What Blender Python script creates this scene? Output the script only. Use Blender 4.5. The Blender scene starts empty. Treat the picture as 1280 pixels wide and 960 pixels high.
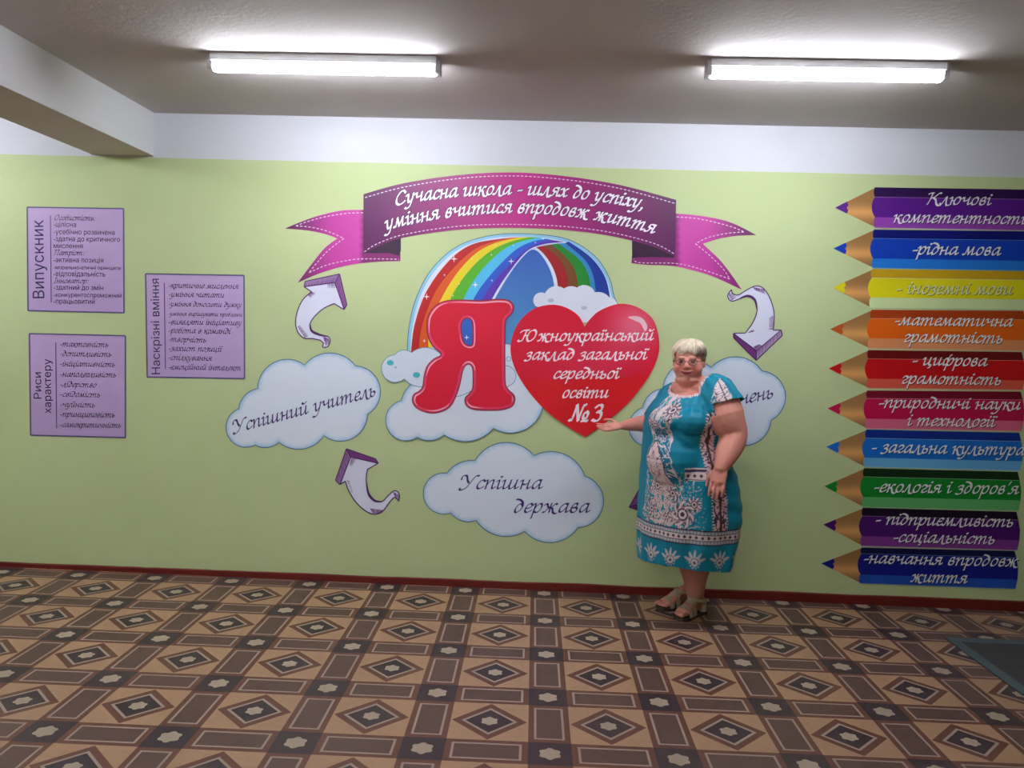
import bpy, bmesh, math, random
from mathutils import Vector, Matrix, noise
from mathutils.geometry import delaunay_2d_cdt

random.seed(7)
S = bpy.context.scene
COL = S.collection

# ------------------------------------------------------------------ camera
F_PX = 1019.27
PITCH, YAW, ROLL = -0.0579983, -0.0404280, 0.0313881
CAM = Vector((-0.0195686, -5.16689, 1.61871))
_fw = Vector((math.sin(YAW)*math.cos(PITCH), math.cos(YAW)*math.cos(PITCH), math.sin(PITCH)))
_rt = Vector((math.cos(YAW), -math.sin(YAW), 0))
_up = _rt.cross(_fw)
RT = _rt*math.cos(ROLL) + _up*math.sin(ROLL)
UP = -_rt*math.sin(ROLL) + _up*math.cos(ROLL)
FW = _fw
cam_d = bpy.data.cameras.new('camera')
cam = bpy.data.objects.new('camera', cam_d)
COL.objects.link(cam)
m = Matrix((RT, UP, -FW)).transposed().to_4x4()
m.translation = CAM
cam.matrix_world = m
cam_d.sensor_fit = 'HORIZONTAL'
cam_d.sensor_width = 36.0
cam_d.lens = 36.0*F_PX/1280.0
S.camera = cam

# ------------------------------------------------------------------ world and exposure
W = bpy.data.worlds.new('world'); S.world = W
W.use_nodes = True
W.node_tree.nodes['Background'].inputs[0].default_value = (0.55, 0.62, 0.75, 1)
W.node_tree.nodes['Background'].inputs[1].default_value = 0.3
S.view_settings.view_transform = 'Standard'
S.view_settings.look = 'None'
S.view_settings.gamma = 1.0
S.view_settings.use_curve_mapping = False
S.view_settings.exposure = 2.5
LAMP_POWER = 15.0            # emission strength of a ceiling tube
LAMP_COL = (0.87, 0.92, 1.0)


def at(px, py, Y=0.0):
    """world point on the plane y = Y seen at pixel (px, py)"""
    d = FW + RT*((px-640)/F_PX) - UP*((py-480)/F_PX)
    return CAM + d*((Y-CAM.y)/d.y)


def on_floor(px, py, z=0.0):
    d = FW + RT*((px-640)/F_PX) - UP*((py-480)/F_PX)
    return CAM + d*((z-CAM.z)/d.z)


def lin(c):
    return tuple(((v/255)/12.92 if v <= 10 else ((v/255+0.055)/1.055)**2.4) for v in c)


# ------------------------------------------------------------------ materials
class X:
    """tiny expression builder for shader maths"""
    def __init__(s, nt, sock): s.nt, s.k = nt, sock

    def _op(s, op, o=None, o2=None):
        n = s.nt.nodes.new('ShaderNodeMath'); n.operation = op
        for i, v in enumerate((s, o, o2)):
            if v is None: continue
            if isinstance(v, X): s.nt.links.new(v.k, n.inputs[i])
            else: n.inputs[i].default_value = v
        return X(s.nt, n.outputs[0])
    def __add__(s, o): return s._op('ADD', o)
    def __sub__(s, o): return s._op('SUBTRACT', o)
    def __mul__(s, o): return s._op('MULTIPLY', o)
    def __truediv__(s, o): return s._op('DIVIDE', o)
    def lt(s, o): return s._op('LESS_THAN', o)
    def gt(s, o): return s._op('GREATER_THAN', o)
    def abs(s): return s._op('ABSOLUTE')
    def fract(s): return s._op('FRACT')
    def sqrt(s): return s._op('SQRT')
    def cos(s): return s._op('COSINE')
    def mx(s, o): return s._op('MAXIMUM', o)
    def mn(s, o): return s._op('MINIMUM', o)
    def atan2(s, o): return s._op('ARCTAN2', o)
    def inv(s): return (s*-1.0)+1.0


def new_mat(name, color=(0.8, 0.8, 0.8), rough=0.5, spec=0.5, metal=0.0):
    mt = bpy.data.materials.new(name); mt.use_nodes = True
    b = mt.node_tree.nodes['Principled BSDF']
    b.inputs['Base Color'].default_value = (*color, 1)
    b.inputs['Roughness'].default_value = rough
    b.inputs['Specular IOR Level'].default_value = spec
    b.inputs['Metallic'].default_value = metal
    return mt, mt.node_tree, b


def coords(nt):
    t = nt.nodes.new('ShaderNodeTexCoord')
    return t.outputs['Object']


def noise_tex(nt, scale, detail=4, vec=None, rough=0.55):
    n = nt.nodes.new('ShaderNodeTexNoise')
    n.inputs['Scale'].default_value = scale
    n.inputs['Detail'].default_value = detail
    n.inputs['Roughness'].default_value = rough
    nt.links.new(vec if vec is not None else coords(nt), n.inputs['Vector'])
    return n.outputs['Fac']


def mix(nt, fac, a, b):
    n = nt.nodes.new('ShaderNodeMix'); n.data_type = 'RGBA'
    for i, v in ((0, fac), (6, a), (7, b)):
        if isinstance(v, X): nt.links.new(v.k, n.inputs[i])
        elif hasattr(v, 'links'): nt.links.new(v, n.inputs[i])
        elif isinstance(v, (int, float)): n.inputs[i].default_value = v
        else: n.inputs[i].default_value = (*v[:3], 1)
    return n.outputs[2]


def bump(nt, b, fac, strength=0.2, dist=0.01):
    n = nt.nodes.new('ShaderNodeBump')
    n.inputs['Strength'].default_value = strength
    n.inputs['Distance'].default_value = dist
    nt.links.new(fac, n.inputs['Height'])
    nt.links.new(n.outputs[0], b.inputs['Normal'])


def plaster(name, c1, c2, scale=3.0, rough=0.7, bs=0.25):
    mt, nt, b = new_mat(name, c1, rough, 0.3)
    nt.links.new(mix(nt, noise_tex(nt, scale, 5), c1, c2), b.inputs['Base Color'])
    bump(nt, b, noise_tex(nt, 45, 6), bs, 0.004)
    return mt


def wall_paint():
    mt, nt, b = new_mat('wall_paint', (0.6, 0.7, 0.4), 0.62, 0.3)
    sp = nt.nodes.new('ShaderNodeSeparateXYZ'); nt.links.new(coords(nt), sp.inputs[0])
    z = X(nt, sp.outputs[2])
    wob = X(nt, noise_tex(nt, 2.5, 6))
    m_ = (z + (wob-0.5)*0.012).gt(2.684)
    g = mix(nt, noise_tex(nt, 1.7, 6), (0.52, 0.61, 0.305), (0.58, 0.665, 0.355))
    w = mix(nt, noise_tex(nt, 3.0, 5), (0.64, 0.64, 0.70), (0.72, 0.72, 0.78))
    nt.links.new(mix(nt, m_, g, w), b.inputs['Base Color'])
    bump(nt, b, noise_tex(nt, 30, 7), 0.25, 0.005)
    return mt


def lino():
    mt, nt, b = new_mat('printed_linoleum', (0.3, 0.2, 0.15), 0.42, 0.4)
    mp = nt.nodes.new('ShaderNodeMapping'); mp.vector_type = 'TEXTURE'
    mp.inputs['Location'].default_value = (0.0197, -0.0734, 0)
    mp.inputs['Rotation'].default_value = (0, 0, 0.0145)
    mp.inputs['Scale'].default_value = (0.5, 0.4993, 1)
    nt.links.new(coords(nt), mp.inputs['Vector'])
    sp = nt.nodes.new('ShaderNodeSeparateXYZ'); nt.links.new(mp.outputs[0], sp.inputs[0])
    fx = (X(nt, sp.outputs[0])+100.5).fract()-0.5
    fy = (X(nt, sp.outputs[1])+100.5).fract()-0.5
    ax, ay = fx.abs(), fy.abs()
    s = 0.172
    inx, iny = ax.lt(s), ay.lt(s)
    square = inx*iny
    cell = inx.inv()*iny.inv()
    # rectangles on the strips
    def rect(lx, ly, ins):
        return lx.gt(0.222+ins)*ly.lt(0.125-ins)
    r_o = rect(ax, ay, 0.0).mx(rect(ay, ax, 0.0))
    r_i = rect(ax, ay, 0.02).mx(rect(ay, ax, 0.02))
    # diamond
    gx, gy = ax.inv()-0.5, ay.inv()-0.5
    d = (gx+gy)/(0.5-s)
    def flower(u, v, r):
        th = u.atan2(v)
        return ((u*u+v*v).sqrt()).lt(((th*6.0).cos()*0.10+1.0)*r)
    fl = flower(fx, fy, 0.083)*square
    fl2 = flower(gx, gy, 0.068)*cell
    n1 = noise_tex(nt, 38, 5); n2 = noise_tex(nt, 1.2, 4); n3 = noise_tex(nt, 120, 3)
    cream = mix(nt, n1, (0.37, 0.210, 0.120), (0.46, 0.275, 0.162))
    brown = mix(nt, n1, (0.125, 0.044, 0.030), (0.175, 0.066, 0.045))
    deep = mix(nt, n3, (0.085, 0.042, 0.038), (0.15, 0.078, 0.062))
    dark = mix(nt, n3, (0.030, 0.018, 0.026), (0.062, 0.036, 0.045))
    pale = (0.36, 0.27, 0.22)
    c = mix(nt, r_o, brown, pale)
    c = mix(nt, r_i, c, deep)
    c = mix(nt, cell, c, cream)
    c = mix(nt, cell*d.lt(0.97), c, brown)
    c = mix(nt, cell*d.lt(0.72), c, pale)
    c = mix(nt, cell*d.lt(0.62), c, dark)
    c = mix(nt, square, c, dark)
    c = mix(nt, fl.mx(fl2), c, (0.40, 0.31, 0.23))
    worn = X(nt, n2)
    c = mix(nt, (worn-0.45)*0.7, c, (0.20, 0.13, 0.10))
    nt.links.new(c, b.inputs['Base Color'])
    rr = X(nt, n2)*0.25+0.33
    nt.links.new(rr.k, b.inputs['Roughness'])
    bump(nt, b, n3, 0.08, 0.002)
    return mt


M = {}
M['wall'] = wall_paint()
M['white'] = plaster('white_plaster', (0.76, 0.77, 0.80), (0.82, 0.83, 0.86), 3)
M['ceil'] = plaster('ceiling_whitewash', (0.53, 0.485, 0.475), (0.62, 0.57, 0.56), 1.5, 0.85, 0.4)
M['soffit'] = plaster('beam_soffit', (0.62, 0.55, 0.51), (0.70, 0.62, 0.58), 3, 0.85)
M['lino'] = lino()
M['base'] = plaster('baseboard_paint', (0.13, 0.012, 0.010), (0.19, 0.022, 0.016), 6, 0.4, 0.2)
M['housing'] = new_mat('lamp_housing', (0.75, 0.75, 0.77), 0.4)[0]
M['cap'] = new_mat('lamp_end_cap', (0.35, 0.34, 0.36), 0.4)[0]
mt, nt, b = new_mat('tube_glow', (0.9, 0.9, 0.9), 0.4)
b.inputs['Emission Color'].default_value = (*LAMP_COL, 1)
b.inputs['Emission Strength'].default_value = LAMP_POWER
M['glow'] = mt


def vc_mat(name, rough, spec=0.5, bscale=None, bstr=0.1, sss=0.0, var=0.0):
    mt, nt, b = new_mat(name, (1, 1, 1), rough, spec)
    a = nt.nodes.new('ShaderNodeAttribute'); a.attribute_name = 'Col'
    src = a.outputs['Color']
    if var:
        src = mix(nt, X(nt, noise_tex(nt, 60, 4))*var, src, (0.02, 0.02, 0.02))
    nt.links.new(src, b.inputs['Base Color'])
    if bscale: bump(nt, b, noise_tex(nt, bscale, 5), bstr, 0.002)
    if sss:
        b.inputs['Subsurface Weight'].default_value = sss
        b.inputs['Subsurface Radius'].default_value = (0.012, 0.004, 0.002)
        b.inputs['Subsurface Scale'].default_value = 0.5
    return mt


M['vinyl'] = vc_mat('printed_vinyl', 0.42, 0.4, 60, 0.05)
M['skin'] = vc_mat('skin', 0.5, 0.35, 140, 0.06, 0.12, 0.1)
M['cloth'] = vc_mat('dress_cloth', 0.55, 0.35, 300, 0.15)
M['hair'] = vc_mat('hair', 0.45, 0.4)
M['metal'] = new_mat('glasses_metal', (0.10, 0.08, 0.08), 0.3, 0.5, 0.8)[0]
M['gold'] = new_mat('buckle_brass', (0.55, 0.42, 0.2), 0.3, 0.5, 1.0)[0]
M['leather'] = plaster('beige_leather', (0.36, 0.29, 0.19), (0.46, 0.38, 0.26), 40, 0.5, 0.2)
M['sole'] = new_mat('dark_sole', (0.05, 0.028, 0.02), 0.6)[0]
M['eye'] = vc_mat('eye', 0.15, 0.5)
mt, nt, b = new_mat('spectacle_lens', (0.95, 0.97, 1), 0.03, 0.5)
b.inputs['Transmission Weight'].default_value = 1.0
b.inputs['IOR'].default_value = 1.02
M['lens'] = mt


# ------------------------------------------------------------------ object helpers
def obj(name, verts, faces, mat, parent=None, cols=None, smooth=False, mats=None, fm=None):
    """one mesh object from world-space geometry"""
    off = parent['_w'] if parent is not None else None
    o3 = Vector(off) if off is not None else Vector((0, 0, 0))
    me = bpy.data.meshes.new(name)
    me.from_pydata([tuple(Vector(v)-o3) for v in verts], [], faces)
    if cols is not None:
        at_ = me.color_attributes.new('Col', 'FLOAT_COLOR', 'POINT')
        flat = []
        for c in cols: flat += [c[0], c[1], c[2], 1.0]
        at_.data.foreach_set('color', flat)
    for mm in (mats or [mat]): me.materials.append(mm)
    if fm: me.polygons.foreach_set('material_index', fm)
    if smooth: me.polygons.foreach_set('use_smooth', [True]*len(me.polygons))
    me.update()
    o = bpy.data.objects.new(name, me); COL.objects.link(o)
    if parent is not None:
        o.parent = parent; o['_w'] = tuple(off)
    else: o['_w'] = (0.0, 0.0, 0.0)
    return o


def thing(name, label, cat, loc, group=None):
    o = bpy.data.objects.new(name, None); COL.objects.link(o)
    o.empty_display_size = 0.1
    o.location = loc; o['_w'] = tuple(loc)
    o['label'] = label; o['category'] = cat
    if group: o['group'] = group
    return o


def box(x0, y0, z0, x1, y1, z1):
    v = [(x0, y0, z0), (x1, y0, z0), (x1, y1, z0), (x0, y1, z0), (x0, y0, z1), (x1, y0, z1), (x1, y1, z1), (x0, y1, z1)]
    f = [(0, 3, 2, 1), (4, 5, 6, 7), (0, 1, 5, 4), (1, 2, 6, 5), (2, 3, 7, 6), (3, 0, 4, 7)]
    return v, f


def struct(name, geo, mat, **k):
    o = obj(name, geo[0], geo[1], mat, **k); o['kind'] = 'structure'; return o


# ------------------------------------------------------------------ the setting
H = 2.965
XL, XR, YF = -6.5, 6.0, -9.0
struct('floor', box(XL, YF, -0.1, XR, 0.0, 0.0), M['lino'])
struct('ceiling', box(XL, YF, H, XR, 0.0, H+0.1), M['ceil'])
struct('wall_back', box(XL, 0.0, -0.1, XR, 0.15, H+0.1), M['wall'])
struct('wall_left', box(XL-0.15, YF, -0.1, XL, 0.15, H+0.1), M['wall'])
struct('wall_right', box(XR, YF, -0.1, XR+0.15, 0.15, H+0.1), M['wall'])
struct('wall_front', box(XL-0.15, YF-0.15, -0.1, XR+0.15, YF, H+0.1), M['wall'])
# painted skirting, its top edge a little uneven
n = 160
v, f = [], []
for i in range(n+1):
    x = XL+(XR-XL)*i/n
    h = 0.030 + 0.0052*(x+3.5) + 0.005*noise.noise(Vector((x*2.3, 0, 0)))+0.002*noise.noise(Vector((x*11, 3, 0)))
    h = max(0.02, min(0.085, h))
    for (y, z) in ((0, 0), (-0.018, 0), (-0.018, h-0.004), (-0.012, h), (0, h)): v.append((x, y, z))
for i in range(n):
    for k in range(5):
        a, b_ = i*5+k, i*5+(k+1) % 5
        f.append((a, b_, b_+5, a+5))
struct('baseboard_back', (v, f), M['base'])
# the ceiling beam that runs out over the camera
bv, bf = box(-2.955, YF, 2.695, -2.555, 0.0, H)
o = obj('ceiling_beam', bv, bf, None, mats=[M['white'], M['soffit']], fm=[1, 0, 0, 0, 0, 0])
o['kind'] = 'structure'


# ------------------------------------------------------------------ ceiling lamps
def capsule_x(x0, x1, y, z, ry, rz, seg=20, dome=5):
    """horizontal rounded bar along x"""
    v, f = [], []
    stations = []
    for i in range(dome):
        a = math.pi/2*(i/dome); stations.append((x0+ry*(1-math.sin(a))*0.9, math.sin(a) if i else 0.05))
    stations = [(x0+0.02*(1-math.cos(math.pi/2*i/dome)), math.sin(math.pi/2*(i+0.3)/(dome+0.3))) for i in range(dome+1)]
    st = stations + [(x1-(s-x0), r) for s, r in reversed(stations)]
    for s, r in st:
        for k in range(seg):
            a = 2*math.pi*k/seg
            v.append((s, y+ry*r*math.cos(a), z+rz*r*math.sin(a)))
    for i in range(len(st)-1):
        for k in range(seg):
            a, b_ = i*seg+k, i*seg+(k+1) % seg
            f.append((a, b_, b_+seg, a+seg))
    f.append(tuple(range(seg-1, -1, -1))); f.append(tuple(range((len(st)-1)*seg, len(st)*seg)))
    return v, f


def ceiling_lamp(x0, x1, y, label, group):
    c = ((x0+x1)/2, y, H)
    t = thing('ceiling_lamp', label, 'lamp', c, group)
    obj('housing', *box(x0+0.005, y-0.048, H-0.036, x1-0.005, y+0.048, H-0.001), M['housing'], t)
    obj('tube_diffuser', *capsule_x(x0, x1, y, H-0.058, 0.034, 0.022), M['glow'], t, smooth=True)
    for s, xx in ((-1, x0-0.012), (1, x1-0.012)):
        obj('end_cap', *box(xx, y-0.040, H-0.074, xx+0.024, y+0.040, H-0.002), M['cap'], t)


ceiling_lamp(-1.722, -0.595, -1.10, 'glowing tube lamp on the ceiling, the left one beside the beam', 'ceiling tube lamps')
ceiling_lamp(0.712, 1.815, -1.145, 'glowing tube lamp on the ceiling above the woman and pencils', 'ceiling tube lamps')
for yy, rw in ((-4.6, 'first'), (-7.2, 'second')):
    for xx, sd in ((-1.16, 'right'), (-4.20, 'left')):
        ceiling_lamp(xx-0.56, xx+0.56, yy, sd+' lamp of the '+rw+' row behind the camera', 'ceiling tube lamps out of view')
ceiling_lamp(-4.75, -3.63, -1.10, 'tube lamp in the ceiling bay left of the beam', 'ceiling tube lamps out of view')


# ------------------------------------------------------------------ flat print helpers
def crop(x0, y0, s):
    return lambda p: (x0+p[0]/s, y0+p[1]/s)


def mp(fn, pts): return [fn(p) for p in pts]


def smooth_path(pts, closed=False, n=8, corners=()):
    """Catmull-Rom through the points; indices in corners stay sharp"""
    N = len(pts); out = []
    rng = range(N) if closed else range(N-1)
    for i in rng:
        p1, p2 = pts[i], pts[(i+1) % N]
        p0 = pts[i-1] if (closed or i > 0) else p1
        p3 = pts[(i+2) % N] if (closed or i+2 < N) else p2
        if i in corners: p0 = p1
        if (i+1) % N in corners: p3 = p2
        for k in range(n):
            t = k/n; t2, t3 = t*t, t*t*t
            out.append(tuple(0.5*((2*p1[j])+(-p0[j]+p2[j])*t+(2*p0[j]-5*p1[j]+4*p2[j]-p3[j])*t2+(-p0[j]+3*p1[j]-3*p2[j]+p3[j])*t3) for j in (0, 1)))
    if not closed: out.append(tuple(pts[-1]))
    return out


def arc3(a, b, c, n=12):
    """circular arc from a through b to c (c left out)"""
    ax, ay, bx, by, cx, cy = *a, *b, *c
    d = 2*(ax*(by-cy)+bx*(cy-ay)+cx*(ay-by))
    ux = ((ax*ax+ay*ay)*(by-cy)+(bx*bx+by*by)*(cy-ay)+(cx*cx+cy*cy)*(ay-by))/d
    uy = ((ax*ax+ay*ay)*(cx-bx)+(bx*bx+by*by)*(ax-cx)+(cx*cx+cy*cy)*(bx-ax))/d
    r = math.hypot(ax-ux, ay-uy)
    t0, t1, t2 = (math.atan2(q[1]-uy, q[0]-ux) for q in (a, b, c))
    def fwd(u, w): return (w-u) % (2*math.pi)
    if fwd(t0, t1) < fwd(t0, t2): sweep = fwd(t0, t2)
    else: sweep = -fwd(t2, t0)
    return [(ux+r*math.cos(t0+sweep*k/n), uy+r*math.sin(t0+sweep*k/n)) for k in range(n)]


def cloud_path(cusps, mids):
    out = []
    for i, c in enumerate(cusps):
        out += arc3(c, mids[i], cusps[(i+1) % len(cusps)])
    return out


def area(p): return 0.5*sum(p[i-1][0]*p[i][1]-p[i][0]*p[i-1][1] for i in range(len(p)))


def inset(p, d):
    """offset a closed pixel outline inwards by d pixels"""
    s = 1 if area(p) > 0 else -1
    out = []; N = len(p)
    for i in range(N):
        a, b_, c = p[i-1], p[i], p[(i+1) % N]
        n1 = Vector((-(b_[1]-a[1]), b_[0]-a[0])); n2 = Vector((-(c[1]-b_[1]), c[0]-b_[0]))
        if n1.length < 1e-9 or n2.length < 1e-9: n1 = n2 = n1+n2
        n1.normalize(); n2.normalize(); q = n1+n2
        if q.length < 0.2: q = n1
        q.normalize(); k = min(1.6, 1/max(0.4, q.dot(n1)))
        out.append((b_[0]+s*q.x*d*k, b_[1]+s*q.y*d*k))
    return out


def inside(p, poly):
    x, y = p; c = False; j = len(poly)-1
    for i in range(len(poly)):
        if (poly[i][1] > y) != (poly[j][1] > y) and x < (poly[j][0]-poly[i][0])*(y-poly[i][1])/(poly[j][1]-poly[i][1])+poly[i][0]: c = not c
        j = i
    return c


def fill(outline, grid=None, holes=()):
    pts = [Vector(p) for p in outline]; edges = [(i, (i+1) % len(pts)) for i in range(len(pts))]
    for h in holes:
        k = len(pts); pts += [Vector(p) for p in h]; edges += [(k+i, k+(i+1) % len(h)) for i in range(len(h))]
    if grid:
        xs = [p[0] for p in outline]; ys = [p[1] for p in outline]
        y = min(ys)+grid/2; r = 0
        while y < max(ys):
            x = min(xs)+grid*(0.5 if r % 2 else 0.25)
            while x < max(xs):
                if inside((x, y), outline): pts.append(Vector((x, y)))
                x += grid
            y += grid*0.87; r += 1
    vs, _, fs, _, _, _ = delaunay_2d_cdt(pts, edges, [], 2 if not holes else 5, 1e-6)
    if holes:
        keep = []
        for f_ in fs:
            c = sum((vs[i] for i in f_), Vector((0, 0)))/len(f_)
            if inside(c, outline) and not any(inside(c, h) for h in holes): keep.append(f_)
        fs = keep
    else:
        fs = [f_ for f_ in fs if inside(sum((vs[i] for i in f_), Vector((0, 0)))/len(f_), outline)]
    return [tuple(v_) for v_ in vs], fs


LAYER = 0.0007


def flat(name, parent, outline, col, layer, grid=None, holes=(), thick=False):
    """printed shape lying on the wall; col is a colour or a function of the pixel"""
    vs, fs = fill(outline, grid, holes)
    y = -LAYER*layer
    W3 = [at(px, py, y) for px, py in vs]
    fc = (lambda p: lin(col(p))) if callable(col) else (lambda p, c=lin(col): c)
    cs = [fc(p) for p in vs]
    ff = []
    for f_ in fs:
        a, b_, c = W3[f_[0]], W3[f_[1]], W3[f_[2]]
        nrm = (b_-a).cross(c-a)
        ff.append(tuple(f_) if nrm.y < 0 else tuple(reversed(f_)))
    if thick:   # sheet edge back to the wall
        k = len(W3); L = len(outline)
        for px, py in outline: W3.append(at(px, py, y)); cs.append(fc((px, py)))
        for px, py in outline:
            q = at(px, py, y); W3.append(Vector((q.x, -0.0001, q.z))); cs.append(fc((px, py)))
        for i in range(L): ff.append((k+i, k+(i+1) % L, k+L+(i+1) % L, k+L+i))
    return obj(name, W3, ff, M['vinyl'], parent, cols=cs)


def line_geo(path, w, closed=False, V=None, Fc=None):
    """mitred ribbon polygon strip in pixels"""
    V = [] if V is None else V; Fc = [] if Fc is None else Fc
    N = len(path); base = len(V); dz = (base*7 % 13)*2e-5
    for i in range(N):
        a = path[i-1] if (closed or i > 0) else path[i]
        c = path[(i+1) % N] if (closed or i < N-1) else path[i]
        t = Vector((c[0]-a[0], c[1]-a[1]))
        if t.length < 1e-9: t = Vector((1, 0))
        t.normalize(); ww = w(i/(N-1)) if callable(w) else w
        V.append((path[i][0]-t.y*ww/2, path[i][1]+t.x*ww/2, dz)); V.append((path[i][0]+t.y*ww/2, path[i][1]-t.x*ww/2, dz))
    for i in range(N if closed else N-1):
        j = (i+1) % N
        Fc.append((base+2*i, base+2*i+1, base+2*j+1, base+2*j))
    return V, Fc


def px_mesh(name, parent, V, Fc, col, layer):
    y = -LAYER*layer
    W3 = [at(p[0], p[1], y-(p[2] if len(p) > 2 else 0.0)) for p in V]
    c = lin(col)
    o = obj(name, W3, Fc, M['vinyl'], parent, cols=[c]*len(W3))
    if 'lettering' in name: o['kind'] = 'stuff'      # letters of one line, too small to lift off singly
    return o


def dashes(path, dash, gap):
    """split a path into dash polylines by length"""
    out = []; cur = [path[0]]; on = True; left = dash
    for i in range(1, len(path)):
        a, b_ = Vector(path[i-1]), Vector(path[i]); L = (b_-a).length; pos = 0
        while L-pos > left:
            pos += left; q = a.lerp(b_, pos/L)
            if on: cur.append(tuple(q)); out.append(cur)
            on = not on; cur = [tuple(q)]; left = dash if on else gap
        left -= L-pos
        if on: cur.append(tuple(b_))
    if on and len(cur) > 1: out.append(cur)
    return out


def star(cx, cy, r):
    return [(cx+math.cos(a*math.pi/4)*(r if a % 2 == 0 else r*0.24), cy+math.sin(a*math.pi/4)*(r if a % 2 == 0 else r*0.24)) for a in range(8)]


def disc(cx, cy, rx, ry=None, n=16):
    ry = ry or rx
    return [(cx+rx*math.cos(2*math.pi*k/n), cy+ry*math.sin(2*math.pi*k/n)) for k in range(n)]


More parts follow.
